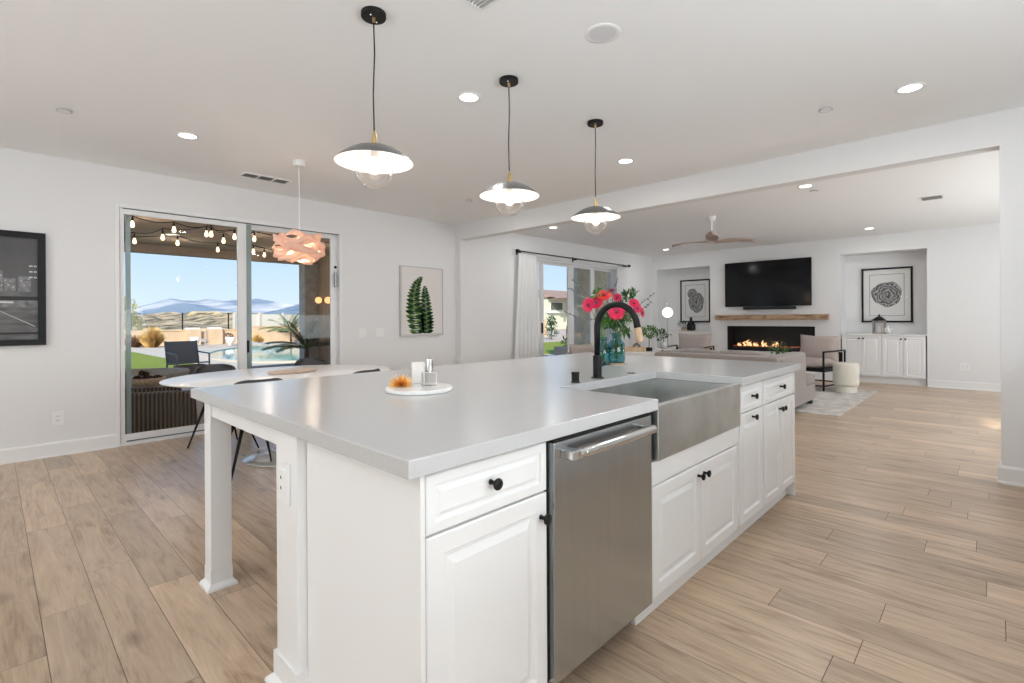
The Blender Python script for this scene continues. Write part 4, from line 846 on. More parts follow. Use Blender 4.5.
def shell_chair(x, y, rz, label):
    # local: the sitter faces +x
    c = thing('dining_chair', (x, y, 0), label, 'chair', 'dark shell chairs around the dining table', rz)
    m = M(); nu, nv = 14, 16; vs = []; fs = []
    prof = [(0.23, 0.455), (0.20, 0.468), (0.12, 0.455), (0.0, 0.44), (-0.10, 0.438), (-0.17, 0.455), (-0.215, 0.50), (-0.24, 0.56), (-0.255, 0.63), (-0.268, 0.70), (-0.277, 0.75), (-0.281, 0.782), (-0.282, 0.795)]
    for i, (px, pz) in enumerate(prof):
        t_ = i / (len(prof) - 1); w = 0.205 + 0.012 * sin(PI * min(t_ * 1.6, 1)) - 0.045 * max(0, (t_ - .55) / .45) ** 2 - (0.05 if i == 0 else 0) - (0.025 if i == len(prof) - 1 else 0)
        for j in range(nv + 1):
            s_ = -1 + 2 * j / nv; a = abs(s_)
            lift = 0.085 * a ** 3 * max(0, 1 - abs(t_ - .35) / .5); fwd = (0.10 * a ** 2.4) * max(0, min(1, (t_ - .35) / .3))
            vs.append((px + fwd, s_ * w, pz + lift - (0.02 * a ** 4 if t_ > .9 else 0)))
    k = nv + 1
    for i in range(len(prof) - 1):
        for j in range(nv): fs.append((i * k + j, i * k + j + 1, (i + 1) * k + j + 1, (i + 1) * k + j))
    m.add(vs, fs).build('seat_shell', CHAIRM, c, local=True, smooth=True, subsurf=1, solid=0.022)
    for sx_, sy_ in ((1, 1), (1, -1), (-1, 1), (-1, -1)):
        M().tube([(sx_ * .11 - .02, sy_ * .10, .435), (sx_ * .26 + .02, sy_ * .225, 0.0)], [0.014, 0.007], 10).build('leg', BLACK, c, local=True, smooth=True)
    M().box(-.15, .11, -.12, .12, .42, .436).build('seat_frame', BLACK, c, local=True)
    return c
shell_chair(1.42, 4.19, 1.50, 'dark grey shell dining chair on the island side at the left of the table')
shell_chair(1.55, 5.38, -PI / 2 + 0.05, 'dark grey shell dining chair across the table, nearest the wicker armchair')
shell_chair(2.53, 5.40, -PI / 2 + .05, 'dark grey shell dining chair across the table, near the right side of the patio door')
shell_chair(2.24, 4.19, PI / 2 + .35, 'black shell dining chair on the island side at the right tip of the table')

# ================================================================== LIVING ROOM
TV = thing('television', (11.30, 3.42, 1.46), 'large black flat television mounted above the wood mantel', 'television')
M().box(11.285, 11.315, 2.575, 4.265, 1.462, 2.425).build('tv_body', BLACK, TV, bevel=0.004)
M().box(11.2825, 11.2855, 2.582, 4.258, 1.472, 2.418).build('tv_screen', TVM, TV)
M().box(11.315, 11.346, 3.0, 3.8, 1.7, 2.2).build('wall_mount', BLACK, TV)
o = M().box(11.24, 11.345, 2.86, 3.87, 1.395, 1.455).build('soundbar', mat('soundbar_cloth', (0.02, 0.02, 0.022), 0.6), loc=(11.3, 3.36, 1.42), bevel=0.01)
tag(o, 'slim black soundbar mounted just under the television', 'soundbar')
m = M(); n = 24; vs = []; fs = []; rr = random.Random(5)
for i in range(n + 1):
    yv = 2.285 + (4.435 - 2.285) * i / n; e1 = 11.14 + rr.uniform(-.008, .008); zt_ = 1.284 + rr.uniform(-.004, .004); zb_ = 1.178 + rr.uniform(-.006, .006)
    vs += [(e1, yv, zb_ + .01), (e1 - .004, yv, zt_ - .012), (e1 + .012, yv, zt_), (11.346, yv, zt_), (11.346, yv, zb_)]
for i in range(n):
    for k in range(5): a = i * 5 + k; b = i * 5 + (k + 1) % 5; fs.append((a, b, b + 5, a + 5))
fs += [(4, 3, 2, 1, 0), tuple(n * 5 + k for k in range(5))]
WOODM2 = mat('mantel_wood', (0.46, 0.30, 0.18), 0.6, col2=(0.12, 0.055, 0.03), nscale=3.2, stretch=(5, 1.1, 8), detail=10, lo=0.28, hi=0.52)
tag(m.add(vs, fs).build('wood_mantel', WOODM2, loc=(11.25, 3.36, 1.18)), 'rustic live edge wood mantel shelf over the fireplace', 'mantel')
fp = thing('linear_fireplace', (11.45, 3.385, 0.51), 'long black linear gas fireplace with low flames', 'fireplace')
m = M(); a0, a1, b0, b1_, c0, c1_ = 11.345, 11.74, 2.535, 4.235, 0.515, 1.04
m.box(a1 - .02, a1, b0, b1_, c0, c1_); m.box(a0 + .02, a1 - .02, b0, b1_, c0, c0 + .02); m.box(a0 + .02, a1 - .02, b0, b1_, c1_ - .02, c1_); m.box(a0 + .02, a1 - .02, b0, b0 + .02, c0 + .02, c1_ - .02); m.box(a0 + .02, a1 - .02, b1_ - .02, b1_, c0 + .02, c1_ - .02)
m.build('firebox', FIREB, fp)
m = M(); [m.box(11.338, 11.352, *q) for q in ((b0, b1_, c1_ - .025, c1_), (b0, b1_, c0, c0 + .025), (b0, b0 + .025, c0, c1_), (b1_ - .025, b1_, c0, c1_))]; m.build('trim_frame', BLACK, fp)
m = M(); m.box(11.42, 11.66, 2.60, 4.17, .535, .60); m.build('burner_tray', mat('burner_steel', (0.05, 0.045, 0.045), 0.4, metal=.6), fp)
m = M(); rr = random.Random(9)
for i in range(260): m.ball((rr.uniform(11.44, 11.64), rr.uniform(2.62, 4.15), .605), rr.uniform(.008, .018), 6)
m.build('ember_glass', mat('ember_glass', (0.12, 0.05, 0.04), 0.2, emit=(1, .25, .08), estr=0.25), fp)
m = M()
for px, hpx in ((740, 7), (744, 10), (747, 14), (750, 10), (754, 8), (763, 13), (765, 9), (774, 9), (777, 11), (757, 5)):
    q = on(px, 347, 0, 11.54); hh = hpx * .0105; r0 = .024
    for k in range(2):
        b = q + Vector((rr.uniform(-.05, .05), rr.uniform(-.03, .03), 0)); b.z = .60; s1 = rr.uniform(-.03, .03)
        m.tube([b, b + Vector((0, s1, hh * .3)), b + Vector((0, -s1, hh * .65)), b + Vector((0, s1 * 1.5, hh))], [r0 * .6, r0, r0 * .5, .002], 8)
m.build('flames', FLAME, fp, smooth=True)
l = D.lights.new('fire_light', 'AREA'); l.shape = 'RECTANGLE'; l.size = 1.0; l.size_y = .1; l.energy = 2.5; l.color = (1, .45, .18); lo = D.objects.new('fire_light', l); COL.objects.link(lo); lo.location = (11.5, 3.5, .75); lo.rotation_euler = Vector((-1, 0, 0)).to_track_quat('-Z', 'Y').to_euler()

# niche cabinets, each two doors, and their tops
def niche_cabinet(y0, y1, label):
    c = thing('base_cabinet', (11.55, (y0 + y1) / 2, 0), label, 'cabinet', 'white niche cabinets')
    M().box(11.372, 11.79, y0, y1, 0.115, 0.885).build('cabinet_body', CAB, c)
    M().box(11.43, 11.78, y0, y1, 0.0, 0.115).build('toe_kick', CAB, c)
    ym = (y0 + y1) / 2; R3 = [(0, 0), (0, 0.018), (0.004, 0.020), (0.050, 0.020), (0.056, 0.012), (0.064, 0.012), (0.082, 0.018)]
    for a, b, k in ((y0 + .004, ym - .003, ym - .032), (ym + .003, y1 - .004, ym + .032)):
        d = M().panel((11.372, b, .13), (0, -1, 0), (0, 0, 1), (-1, 0, 0), b - a, .745, R3).build('door', CAB, c)
        knob(11.353, 0, d) if 0 else M().lathe(KN, (11.353, k, .825), 12, axis=(-1, 0, 0)).build('knob', BLACK, d, smooth=True)
niche_cabinet(0.83, 1.455, 'white two-door niche cabinet nearest the right end of the far wall')
niche_cabinet(1.457, 2.082, 'white two-door niche cabinet behind the cream pouf')
niche_cabinet(4.64, 5.275, 'white two-door niche cabinet next to the fireplace, behind the pillow armchair')
niche_cabinet(5.277, 5.91, 'white two-door niche cabinet behind the globe floor lamp')
for y0, y1, lb in ((0.812, 2.098, 'white cabinet top in the right niche'), (4.622, 5.928, 'white cabinet top in the left niche')):
    tag(M().box(11.335, 11.799, y0, y1, .886, .908).build('cabinet_top', TABLEW, loc=(11.55, (y0 + y1) / 2, .886), bevel=0.002), lb, 'countertop')
PICG = pane_glass('picture_glass', (1, 1, 1), 0.06); RINGI = ring_mat(); INK = mat('print_line', (0.05, 0.05, 0.05), 0.7); PAPER = mat('print_paper', (0.80, 0.80, 0.79), 0.7)
def ring_print(y0, y1, z0, z1, label, blobs):
    p = thing('framed_picture', (11.785, (y0 + y1) / 2, (z0 + z1) / 2), label, 'picture', 'tree ring prints in the niches'); f = .032
    m = M(); [m.box(11.762, 11.799, *q) for q in ((y0, y1, z0, z0 + f), (y0, y1, z1 - f, z1), (y0, y0 + f, z0 + f, z1 - f), (y1 - f, y1, z0 + f, z1 - f))]; m.build('frame', BLACK, p, bevel=.002)
    m = M(); m.box(11.780, 11.786, y0 + f, y1 - f, z0 + f, z1 - f); w, h = y1 - y0, z1 - z0; g = .125
    ya, yb, za, zb_ = y0 + g, y1 - g, z0 + g, z1 - g; s_ = .006
    m.mat(1); [m.box(11.7785, 11.7800, *q) for q in ((ya, yb, za, za + s_), (ya, yb, zb_ - s_, zb_), (ya, ya + s_, za, zb_), (yb - s_, yb, za, zb_))]
    m.mat(2); cy, cz = (y0 + y1) / 2, (z0 + z1) / 2
    for k, (dy, dz, ry, rz_) in enumerate(blobs):
        poly = []
        for i in range(48):
            th = 2 * PI * i / 48; r = 1 + .05 * sin(3 * th + 1) + .03 * sin(7 * th); poly.append((dy + ry * r * cos(th), dz + rz_ * r * sin(th)))
        m.prism(poly, (0, 1, 0), (0, 0, 1), (11.7787 - k * .0006, cy, cz), (.001, 0, 0))
    m.build('print', [PAPER, INK, RINGI], p)
    g_ = M().box(11.770, 11.772, y0 + f, y1 - f, z0 + f, z1 - f).build('picture_glass', PICG, p)
ring_print(1.04, 1.825, 1.12, 2.16, 'black framed round tree ring print in the right niche', [(0, .02, .235, .235)])
ring_print(4.79, 5.53, 1.12, 2.15, 'black framed lumpy tree ring print in the left niche', [(-.03, -.04, .19, .24), (.07, .17, .12, .13)])
# lantern and star in the right niche
ln = thing('candle_lantern', (11.55, 1.52, .908), 'grey wood lantern with black peaked roof in the right niche', 'lantern'); LG = mat('weathered_grey_wood', (0.36, 0.32, 0.29), 0.8, noise=.3, nscale=20)
m = M(); lx, ly, lz, hw = 11.55, 1.52, .908, .095
m.box(lx - hw, lx + hw, ly - hw, ly + hw, lz, lz + .03); m.box(lx - hw, lx + hw, ly - hw, ly + hw, lz + .22, lz + .25)
for a in (-1, 1):
    for b in (-1, 1): m.box(lx + a * hw - a * .022, lx + a * hw, ly + b * hw - b * .022, ly + b * hw, lz + .03, lz + .22)
m.build('lantern_frame', LG, ln)
m = M(); z = lz + .25; q = hw + .015; m.add([(lx - q, ly - q, z), (lx + q, ly - q, z), (lx + q, ly + q, z), (lx - q, ly + q, z), (lx - .03, ly - .03, z + .075), (lx + .03, ly - .03, z + .075), (lx + .03, ly + .03, z + .075), (lx - .03, ly + .03, z + .075)], [(3, 2, 1, 0), (0, 1, 5, 4), (1, 2, 6, 5), (2, 3, 7, 6), (3, 0, 4, 7), (4, 5, 6, 7)]); m.lathe([(.012, .075), (.02, .10), (0, .125)], (lx, ly, z), 12); m.build('lantern_roof', BLACK, ln)
M().lathe([(0, 0), (.035, 0), (.035, .11), (0, .11)], (lx, ly, lz + .03), 16).build('candle', WAX, ln)
st = M(); poly = []
for i in range(10): th = PI / 2 + 2 * PI * i / 10 + .12; r = .095 if i % 2 == 0 else .04; poly.append((r * cos(th), r * sin(th)))
sc_ = Vector((11.47, 1.385, .908 + .080)); vs = [sc_ + Vector((0, a, b)) for a, b in poly]; fs = []
vs += [sc_ + Vector((-.028, 0, 0)), sc_ + Vector((.028, 0, 0))]
for i in range(10): fs += [(i, (i + 1) % 10, 10), ((i + 1) % 10, i, 11)]
tag(st.add(vs, fs).build('star_ornament', MARBLE, loc=tuple(sc_)), 'white five-pointed star ornament leaning beside the lantern', 'ornament')
# left niche ornaments
tag(M().box(11.44, 11.56, 5.03, 5.42, .908, .930).build('wooden_tray', WOODL, loc=(11.5, 5.2, .908), bevel=.004), 'small wooden tray on the left niche cabinet', 'tray')
tag(M().lathe([(0, 0), (.085, 0), (.10, .03), (.10, .12), (.07, .19), (.032, .23), (.028, .29), (.036, .31), (0.02, .31)], (11.5, 5.14, .930), 24).build('black_vase', BLACK, loc=(11.5, 5.14, .93), smooth=True), 'black bottle vase on the tray in the left niche', 'vase')
pp = thing('potted_plant', (11.5, 5.33, .930), 'small bushy green plant in tan pot in the left niche', 'plant')
M().lathe([(0, 0), (.05, 0), (.06, .07), (.05, .07), (0, .065)], (11.5, 5.33, .930), 16).build('pot', mat('tan_pot', (.5, .36, .24), .7), pp)
def foliage(c, rx, ry, rz_, n, L, mt, name, parent, w=.35, seed=1):
    rr = random.Random(seed); m = M(); c = Vector(c)
    for i in range(n):
        while True:
            q = Vector((rr.uniform(-1, 1), rr.uniform(-1, 1), rr.uniform(-1, 1)))
            if .35 < q.length < 1: break
        d = q + Vector((rr.uniform(-.6, .6), rr.uniform(-.6, .6), rr.uniform(-.4, .8)))
        m.leaf(c + Vector((q.x * rx, q.y * ry, q.z * rz_)), d, L * rr.uniform(.6, 1.2), L * w * .5, up=(rr.uniform(-1, 1), rr.uniform(-1, 1), 1))
    return m.build(name, mt, parent)
foliage((11.5, 5.33, 1.06), .11, .11, .07, 140, .05, LEAFD, 'foliage', pp)

# floor lamp
fl = thing('globe_floor_lamp', (9.95, 4.96, 0), 'slim brass floor lamp with glowing white globe by the left niche', 'floor lamp')
M().lathe([(0, 0), (.13, 0), (.13, .012), (.02, .02), (0, .02)], (9.95, 4.96, 0), 28).build('base', CHROME, fl, smooth=True)
M().tube([(9.95, 4.96, .01), (9.95, 4.96, 1.25)], .008, 10).build('pole', CHROME, fl)
M().ball((9.95, 4.96, 1.345), .105, 24).build('globe', GLOBE, fl, smooth=True)
M().tube([(9.95, 4.96, 1.45), (9.95, 4.96, 1.53)], .006, 8).build('finial', CHROME, fl)

# sofa, back towards the kitchen
S = thing('sofa', (7.2, 2.58, 0), 'greige fabric sofa with its back to the kitchen island', 'sofa'); sx0, sx1, sy0, sy1 = 6.32, 8.12, 1.80, 3.36
M().box(sx0 + .02, sx1 - .02, sy0 + .005, sy1 - .005, .07, .30).build('base', SOFAM, S, bevel=.02)
M().box(sx0, sx0 + .26, sy0 + .0, sy1, .07, .762).build('back_frame', SOFAM, S, bevel=.035, seg=4, smooth=True)
M().box(sx0 + .10, 7.62, sy0 - .0, sy0 + .20, .07, .762).build('arm', SOFAM, S, bevel=.04, seg=4, smooth=True)
M().box(sx0 + .10, 7.62, sy1 - .20, sy1, .07, .772).build('arm', SOFAM, S, bevel=.04, seg=4, smooth=True)
for k in range(2): y0 = sy0 + .205 + k * .58; soft((sx0 + .3 + sx1) / 2 + .04, y0 + .285, .365, (sx1 - sx0 - .3) / 2, .282, .075, .3).build('seat_cushion', SOFAM, S, smooth=True)
soft(7.87, sy0 + .11, .365, .25, .11, .07, .3).build('seat_cushion', SOFAM, S, smooth=True)
for k in range(2): y0 = sy0 + .205 + k * .58; soft(sx0 + .36, y0 + .285, .60, .13, .29, .20, .42).build('back_cushion', SOFAM, S, smooth=True)
for x in (sx0 + .08, sx1 - .1):
    for y in (sy0 + .06, sy1 - .06): M().box(x - .03, x + .03, y - .03, y + .03, 0, .075).build('foot', BLACK, S)
q = on(730, 347, 0, 6.74)
tag(pillow((6.80, q.y, .655), .34, .26, .10, (0, 1, 0), (.25, 0, 1)).build('throw_pillow', mat('sage_fabric', (.34, .37, .33), .95), loc=(6.80, q.y, .60), smooth=True), 'small sage grey pillow on the sofa', 'pillow')

# black framed armchairs
def armchair(x, y, rz, label, gl):
    c = thing('metal_frame_armchair', (x, y, 0), label, 'armchair', None, rz)
    r = .012
    for s_ in (-1, 1):
        yy = s_ * .375; m = M()
        m.box(-.42, -.395, yy - .0125, yy + .0125, 0, .665); m.box(.395, .42, yy - .0125, yy + .0125, 0, .665); m.box(-.395, .395, yy - .0125, yy + .0125, .64, .665); m.box(-.395, .395, yy - .0125, yy + .0125, .08, .10); m.build('side_frame', BLACK, c, local=True)
    m = M(); m.box(-.40, -.38, -.3625, .3625, .08, .10); m.box(.38, .40, -.3625, .3625, .08, .10); m.box(-.36, .40, -.3625, .3625, .315, .335); m.build('cross_bar', BLACK, c, local=True)
    M().box(-.37, .36, -.36, .36, .335, .375).build('seat_sling', BLACK, c, local=True, bevel=.01)
    m = M(); m.box(.34, .37, -.36, .36, .375, .62); m.build('back_frame', BLACK, c, local=True)
    soft(-.02, 0, .445, .37, .345, .085, .55).build('seat_cushion', PILLM, c, local=True, smooth=True)
    pillow((.20, -.05, .675), .68, .48, .26, (0, 1, 0.02), (.28, 0, 1)).build('back_pillow', PILLM, c, local=True, smooth=True)
armchair(9.94, 2.285, -.187, 'blush cushioned black metal armchair to the right of the fireplace', None)
armchair(9.66, 4.38, .10, 'blush cushioned black metal armchair to the left of the fireplace', None)
pf = thing('round_pouf', (9.58, 1.70, 0.012), 'round cream boucle pouf with recessed foot on the rug', 'pouf')
M().lathe([(0, .11), (.165, .11), (.177, .13), (.18, .16), (.18, .44), (.17, .468), (.15, .478), (0, .48)], (9.58, 1.70, .012), 40).build('pouf_body', BOUCLE, pf, smooth=True)
M().lathe([(0, 0), (.15, 0), (.15, .105), (0, .105)], (9.58, 1.70, .012), 36).build('pouf_base', BOUCLE, pf, smooth=True, bevel=.005)
tag(M().box(7.22, 10.06, 1.36, 4.95, 0.0005, .011).build('area_rug', RUGM, loc=(8.6, 3.1, 0)), 'large pale distressed patterned rug under the seating', 'rug')
ctb = thing('coffee_table', (8.85, 2.80, .011), 'round white drum coffee table between the sofa and armchairs', 'coffee table')
M().lathe([(0, .36), (.44, .36), (.45, .37), (.45, .39), (0, .395)], (8.85, 2.80, .011), 40).build('tabletop', TABLEW, ctb, smooth=True); M().lathe([(0, 0), (.25, 0), (.25, .02), (.12, .06), (.12, .30), (.30, .36), (0, .36)], (8.85, 2.80, .011), 32).build('pedestal', TABLEW, ctb, smooth=True)
ev = thing('greenery_vase', (9.10, 2.52, .406), 'white vase of leafy green stems on the coffee table', 'plant')
M().lathe([(0, 0), (.05, 0), (.065, .06), (.05, .14), (.03, .17), (.026, .17), (0, .16)], (9.10, 2.52, .406), 20).build('vase_body', WHITEPL, ev, smooth=True)
foliage((9.07, 2.56, .70), .16, .17, .10, 90, .07, LEAFD, 'foliage', ev, seed=4); m = M()
for k in range(7): a = k; m.tube([(9.10, 2.52, .56), (9.09 + .12 * cos(a), 2.53 + .13 * sin(a), .72)], .004, 5)
m.build('stems', STEMM, ev)

# console, tray, topiary; side table with silver pot
cs = thing('console_table', (6.6, 3.78, 0), 'white console table at the left end of the sofa back', 'console table')
M().box(6.42, 6.80, 3.40, 4.25, .715, .745).build('tabletop', TABLEW, cs, bevel=.003); 
for x in (6.45, 6.77):
    for y in (3.43, 4.22): M().box(x - .02, x + .02, y - .02, y + .02, 0, .715).build('leg', TABLEW, cs)
m = M(); m.box(6.45, 6.77, 3.42, 3.44, .62, .715); m.box(6.45, 6.77, 4.21, 4.23, .62, .715); m.box(6.44, 6.46, 3.43, 4.22, .62, .715); m.build('apron', TABLEW, cs)
a = on(623.5, 351.6, 2, .745); b = on(646, 351.6, 2, .745); c = (a + b) / 2; dv = (b - a).normalized(); nv_ = UP.cross(dv)
if nv_.dot(FWD) < 0: nv_ = -nv_
tb = thing('wooden_box_tray', c, 'shallow light wooden box tray on the console table', 'tray'); L = (b - a).length; m = M(); O = a
def obx(m, u0, u1, v0, v1, z0, z1): m.prism([(u0, v0), (u1, v0), (u1, v1), (u0, v1)], dv, nv_, (a.x, a.y, .745 + z0), (0, 0, z1 - z0))
obx(m, 0, L, 0, .16, 0, .008); obx(m, 0, L, 0, .01, .008, .062); obx(m, 0, L, .15, .16, .008, .062); obx(m, 0, .01, .01, .15, .008, .062); obx(m, L - .01, L, .01, .15, .008, .062); m.build('tray_box', WOODL, tb)
bb = thing('wire_bead_bowl', c + nv_ * .08 + Vector((0, 0, .008)), 'small arched wire ornament standing in the wooden box tray', 'ornament'); m = M(); cc = c + nv_ * .08 + dv * .04
for k in range(5):
    an = k * PI / 5; w = (dv * cos(an) + nv_ * sin(an)) * .065; m.tube([cc + w * cos(t) + Vector((0, 0, .012 + .105 * sin(t))) for t in [PI * i / 10 for i in range(11)]], .004, 5)
m.build('wire_arch', mat('dark_bronze', (.08, .06, .04), .5, metal=.5), bb)
t0 = on(649.5, 351.3, 2, .745) + nv_ * .03
tp_ = thing('topiary_tree', (t0.x, t0.y, .745), 'small round topiary tree in black pot on the console table', 'plant')
M().box(t0.x - .035, t0.x + .035, t0.y - .035, t0.y + .035, .745, .80).build('pot', BLACK, tp_, bevel=.003)
M().tube([(t0.x, t0.y, .79), (t0.x + .002, t0.y, .96)], .006, 8).build('trunk', TWIGM, tp_)
foliage((t0.x, t0.y, 1.03), .125, .125, .085, 420, .034, LEAFM, 'crown', tp_, .6, 6)
sp0 = on(663.5, 348.4, 2, .702); sd_ = thing('side_table', (sp0.x, sp0.y, .011), 'small white side table with a silver pot by the left armchair', 'side table')
M().lathe([(0, .675), (.16, .675), (.165, .685), (.16, .69), (0, .69)], (sp0.x, sp0.y, .011), 28).build('tabletop', TABLEW, sd_); M().lathe([(0, 0), (.13, 0), (.13, .01), (.012, .02), (.012, .675), (0, .675)], (sp0.x, sp0.y, .011), 20).build('pedestal', CHROME, sd_)
sp0 = on(663.5, 348.4, 2, .702); sv = thing('silver_potted_plant', (sp0.x, sp0.y, .702), 'trailing green plant in a small silver pot beside the topiary', 'plant')
M().lathe([(0, 0), (.058, 0), (.066, .02), (.074, .115), (.068, .12), (0, .11)], (sp0.x, sp0.y, .702), 20).build('pot', mat('dull_silver', (.5, .5, .5), .35, metal=.8), sv, smooth=True)
foliage((sp0.x - .02, sp0.y + .02, .93), .085, .085, .095, 120, .05, LEAFD, 'foliage', sv, .6, 8); M().tube([(sp0.x, sp0.y, .81), (sp0.x - .01, sp0.y, .93)], .006, 6).build('stem', STEMM, sv)

# upholstered chair by the window, behind the flowers
wc = thing('upholstered_chair', (7.45, 5.15, 0), 'pale greige upholstered lounge chair by the living room sliding door', 'chair')
M().box(7.05, 7.80, 4.75, 5.50, .08, .32).build('base', SOFAM, wc, bevel=.03)
soft(7.42, 5.05, .38, .36, .33, .075, .35).build('seat_cushion', PILLM, wc, smooth=True)
pillow((7.36, 5.30, .56), .58, .44, .20, (1, -.15, 0), (0, .22, 1)).build('back_cushion', PILLM, wc, smooth=True)
M().box(7.05, 7.80, 5.38, 5.52, .08, .62).build('back_frame', SOFAM, wc, bevel=.03)
for x in (7.1, 7.75):
    for y in (4.8, 5.45): M().box(x - .02, x + .02, y - .02, y + .02, 0, .08).build('foot', BLACK, wc)

# ================================================================== OUTSIDE
G = -0.12
tag(M().box(-60, 90, 6.36, 42, G - .3, G).build('gravel_yard', GRAVEL), 'pale gravel ground of the back yard', 'ground', kind='structure')
tag(M().box(-4, 13, 6.36, 11.6, G, -.04).build('patio_slab', PAVE), 'pale concrete patio slab', 'patio', kind='structure')
def poly_on(pts, z): return [(q.x, q.y) for q in (on(x, y, 2, z) for x, y in pts)]
pv = poly_on([(119, 347), (140, 348.5), (205, 348.5), (300, 345.2), (340, 345.2)], G) + [(14, 11.6), (-6, 11.6)]
tag(M().prism(pv, (1, 0, 0), (0, 1, 0), (0, 0, G), (0, 0, .03)).build('pool_deck', PAVE), 'pale concrete pool deck', 'deck', kind='structure')
tz = G + .03; A = on(119, 350, 2, tz)
tf = [(A.x, A.y)] + poly_on([(131, 352), (172, 360), (212, 368)], tz) + [(3.0, 11.9), (-4, 11.9), (-4, A.y)]
tag(M().prism(tf, (1, 0, 0), (0, 1, 0), (0, 0, tz), (0, 0, .02)).build('lawn', TURF), 'bright green artificial turf beside the patio', 'grass', kind='stuff')
pw = poly_on([(207, 354.5), (215, 351.6), (224, 350), (238, 348), (262, 346.6), (300, 346.2), (340, 346.4), (340, 361), (300, 361.5), (252, 362.3), (232, 360.8), (214, 357.8)], tz)
pool = thing('swimming_pool', (pw[3][0], pw[3][1], tz), 'turquoise swimming pool with pale coping beyond the patio', 'pool')
M().prism(pw, (1, 0, 0), (0, 1, 0), (0, 0, tz), (0, 0, .008)).build('water', WATER, pool)
m = M(); n = len(pw); cxp = sum(a for a, b in pw) / n; cyp = sum(b for a, b in pw) / n
for i in range(n):
    a, b = pw[i], pw[(i + 1) % n]; o1 = Vector((a[0] - cxp, a[1] - cyp)).normalized() * .35; o2 = Vector((b[0] - cxp, b[1] - cyp)).normalized() * .35
    m.prism([a, b, (b[0] + o2.x, b[1] + o2.y), (a[0] + o1.x, a[1] + o1.y)], (1, 0, 0), (0, 1, 0), (0, 0, tz), (0, 0, .04))
m.build('coping', PAVE, pool)
m = M(); rr = random.Random(2)
for k in range(16): q = on(248 + rr.uniform(-8, 32), 347.6, 2, tz); m.ball((q.x, q.y, tz + .1), rr.uniform(.15, .34), 8, sz=.6)
tag(m.build('pool_boulders', CONC, loc=(pw[4][0], pw[4][1], tz)), 'row of grey rocks along the far edge of the pool', 'rocks', kind='stuff')
tf2 = poly_on([(246, 367), (262, 366), (262, 371), (240, 371)], tz); tag(M().prism([(5.1, 12.3), (7.6, 12.6), (7.0, 13.4), (5.0, 13.0)], (1, 0, 0), (0, 1, 0), (0, 0, tz), (0, 0, .02)).build('turf_strip', TURF), 'green turf strip in front of the pool', 'grass', kind='stuff')
# garden wall of three runs with capped piers
def wall_run(x0, x1, y, h, label):
    w = thing('garden_wall', ((x0 + x1) / 2, y, G), label, 'garden wall', 'low tan garden walls'); M().box(x0, x1, y, y + .2, G, h).build('wall_face', GWALL, w); M().box(x0, x1, y - .03, y + .23, h, h + .06).build('wall_cap', GWALL, w)
YW_ = 32.0
def wx(px): return on(px, 335, 1, YW_).x
wall_run(wx(100), wx(189), YW_, .66, 'low tan garden wall behind the straw coloured grass clump')
wall_run(wx(213), wx(238.5), YW_, .66, 'low tan garden wall right of the small gate')
wall_run(wx(238.5), wx(345), YW_ - .3, .82, 'low tan garden wall behind the pool')
for px, lb in ((193, 'tan wall pier left of the small gate'), (215, 'tan wall pier right of the small gate')):
    w = thing('wall_pier', (wx(px), YW_, G), lb, 'pier'); hw = .34; M().box(wx(px) - hw, wx(px) + hw, YW_ - .2, YW_ + .4, G, .74).build('pier_body', GWALL, w); M().box(wx(px) - hw + .05, wx(px) + hw - .05, YW_ - .2, YW_ + .4, .745, .83).build('pier_cap', TRIM, w)
gt = thing('garden_gate', (wx(204), YW_, G), 'low wood and grey panel gate between two tan piers', 'gate')
M().box(wx(197), wx(206), YW_, YW_ + .06, .2, .62).build('board', WOODL, gt); M().box(wx(206), wx(210.5), YW_, YW_ + .06, G + .1, .66).build('grey_panel', CONC, gt); M().box(wx(197), wx(210.5), YW_, YW_ + .08, G, .03).build('sill', CONC, gt)
fz = thing('panel_fence', (wx(280), YW_ + 1.4, G), 'pale vinyl panel fence behind the pool wall', 'fence'); x0, x1 = on(233, 320, 1, YW_ + 1.4).x, on(345, 320, 1, YW_ + 1.4).x
M().box(x0, x1, YW_ + 1.4, YW_ + 1.46, G, 1.60).build('fence_panel', VINYL, fz); x = x0
while x < x1: M().box(x, x + .12, YW_ + 1.33, YW_ + 1.4, G, 1.70).build('fence_post', VINYL, fz); x += 1.45
gf = thing('glass_fence', (wx(190), YW_ + 1.6, G), 'smoky glass view fence above the scrub slope', 'fence'); x0, x1 = on(130, 320, 1, YW_ + 1.6).x, on(232, 320, 1, YW_ + 1.6).x
M().box(x0, x1, YW_ + 1.6, YW_ + 1.62, .75, 1.66).build('glass_panel', SMOKEG, gf); k = 0
while x0 + k * 2.4 < x1: x = x0 + k * 2.4; M().box(x, x + .06, YW_ + 1.58, YW_ + 1.64, G, 1.68).build('fence_post', BLACK, gf); k += 1
# white planters
for px, lb, plant in ((195, 'white pot planter left of the garden gate', False), (230.5, 'white pot planter with dark plant right of the garden gate', True)):
    q = on(px, 345.4, 2, tz); w = thing('white_planter', (q.x, q.y, tz), lb, 'planter'); M().lathe([(0, 0), (.12, 0), (.09, .09), (.17, .14), (.25, .44), (.23, .44), (0, .36)], (q.x, q.y, tz), 20).build('pot', TRIM, w, smooth=True)
    if plant: foliage((q.x - .08, q.y, .42), .20, .2, .10, 120, .10, mat('dark_red_leaf', (.06, .02, .015), .7), 'foliage', w, .4, 11)
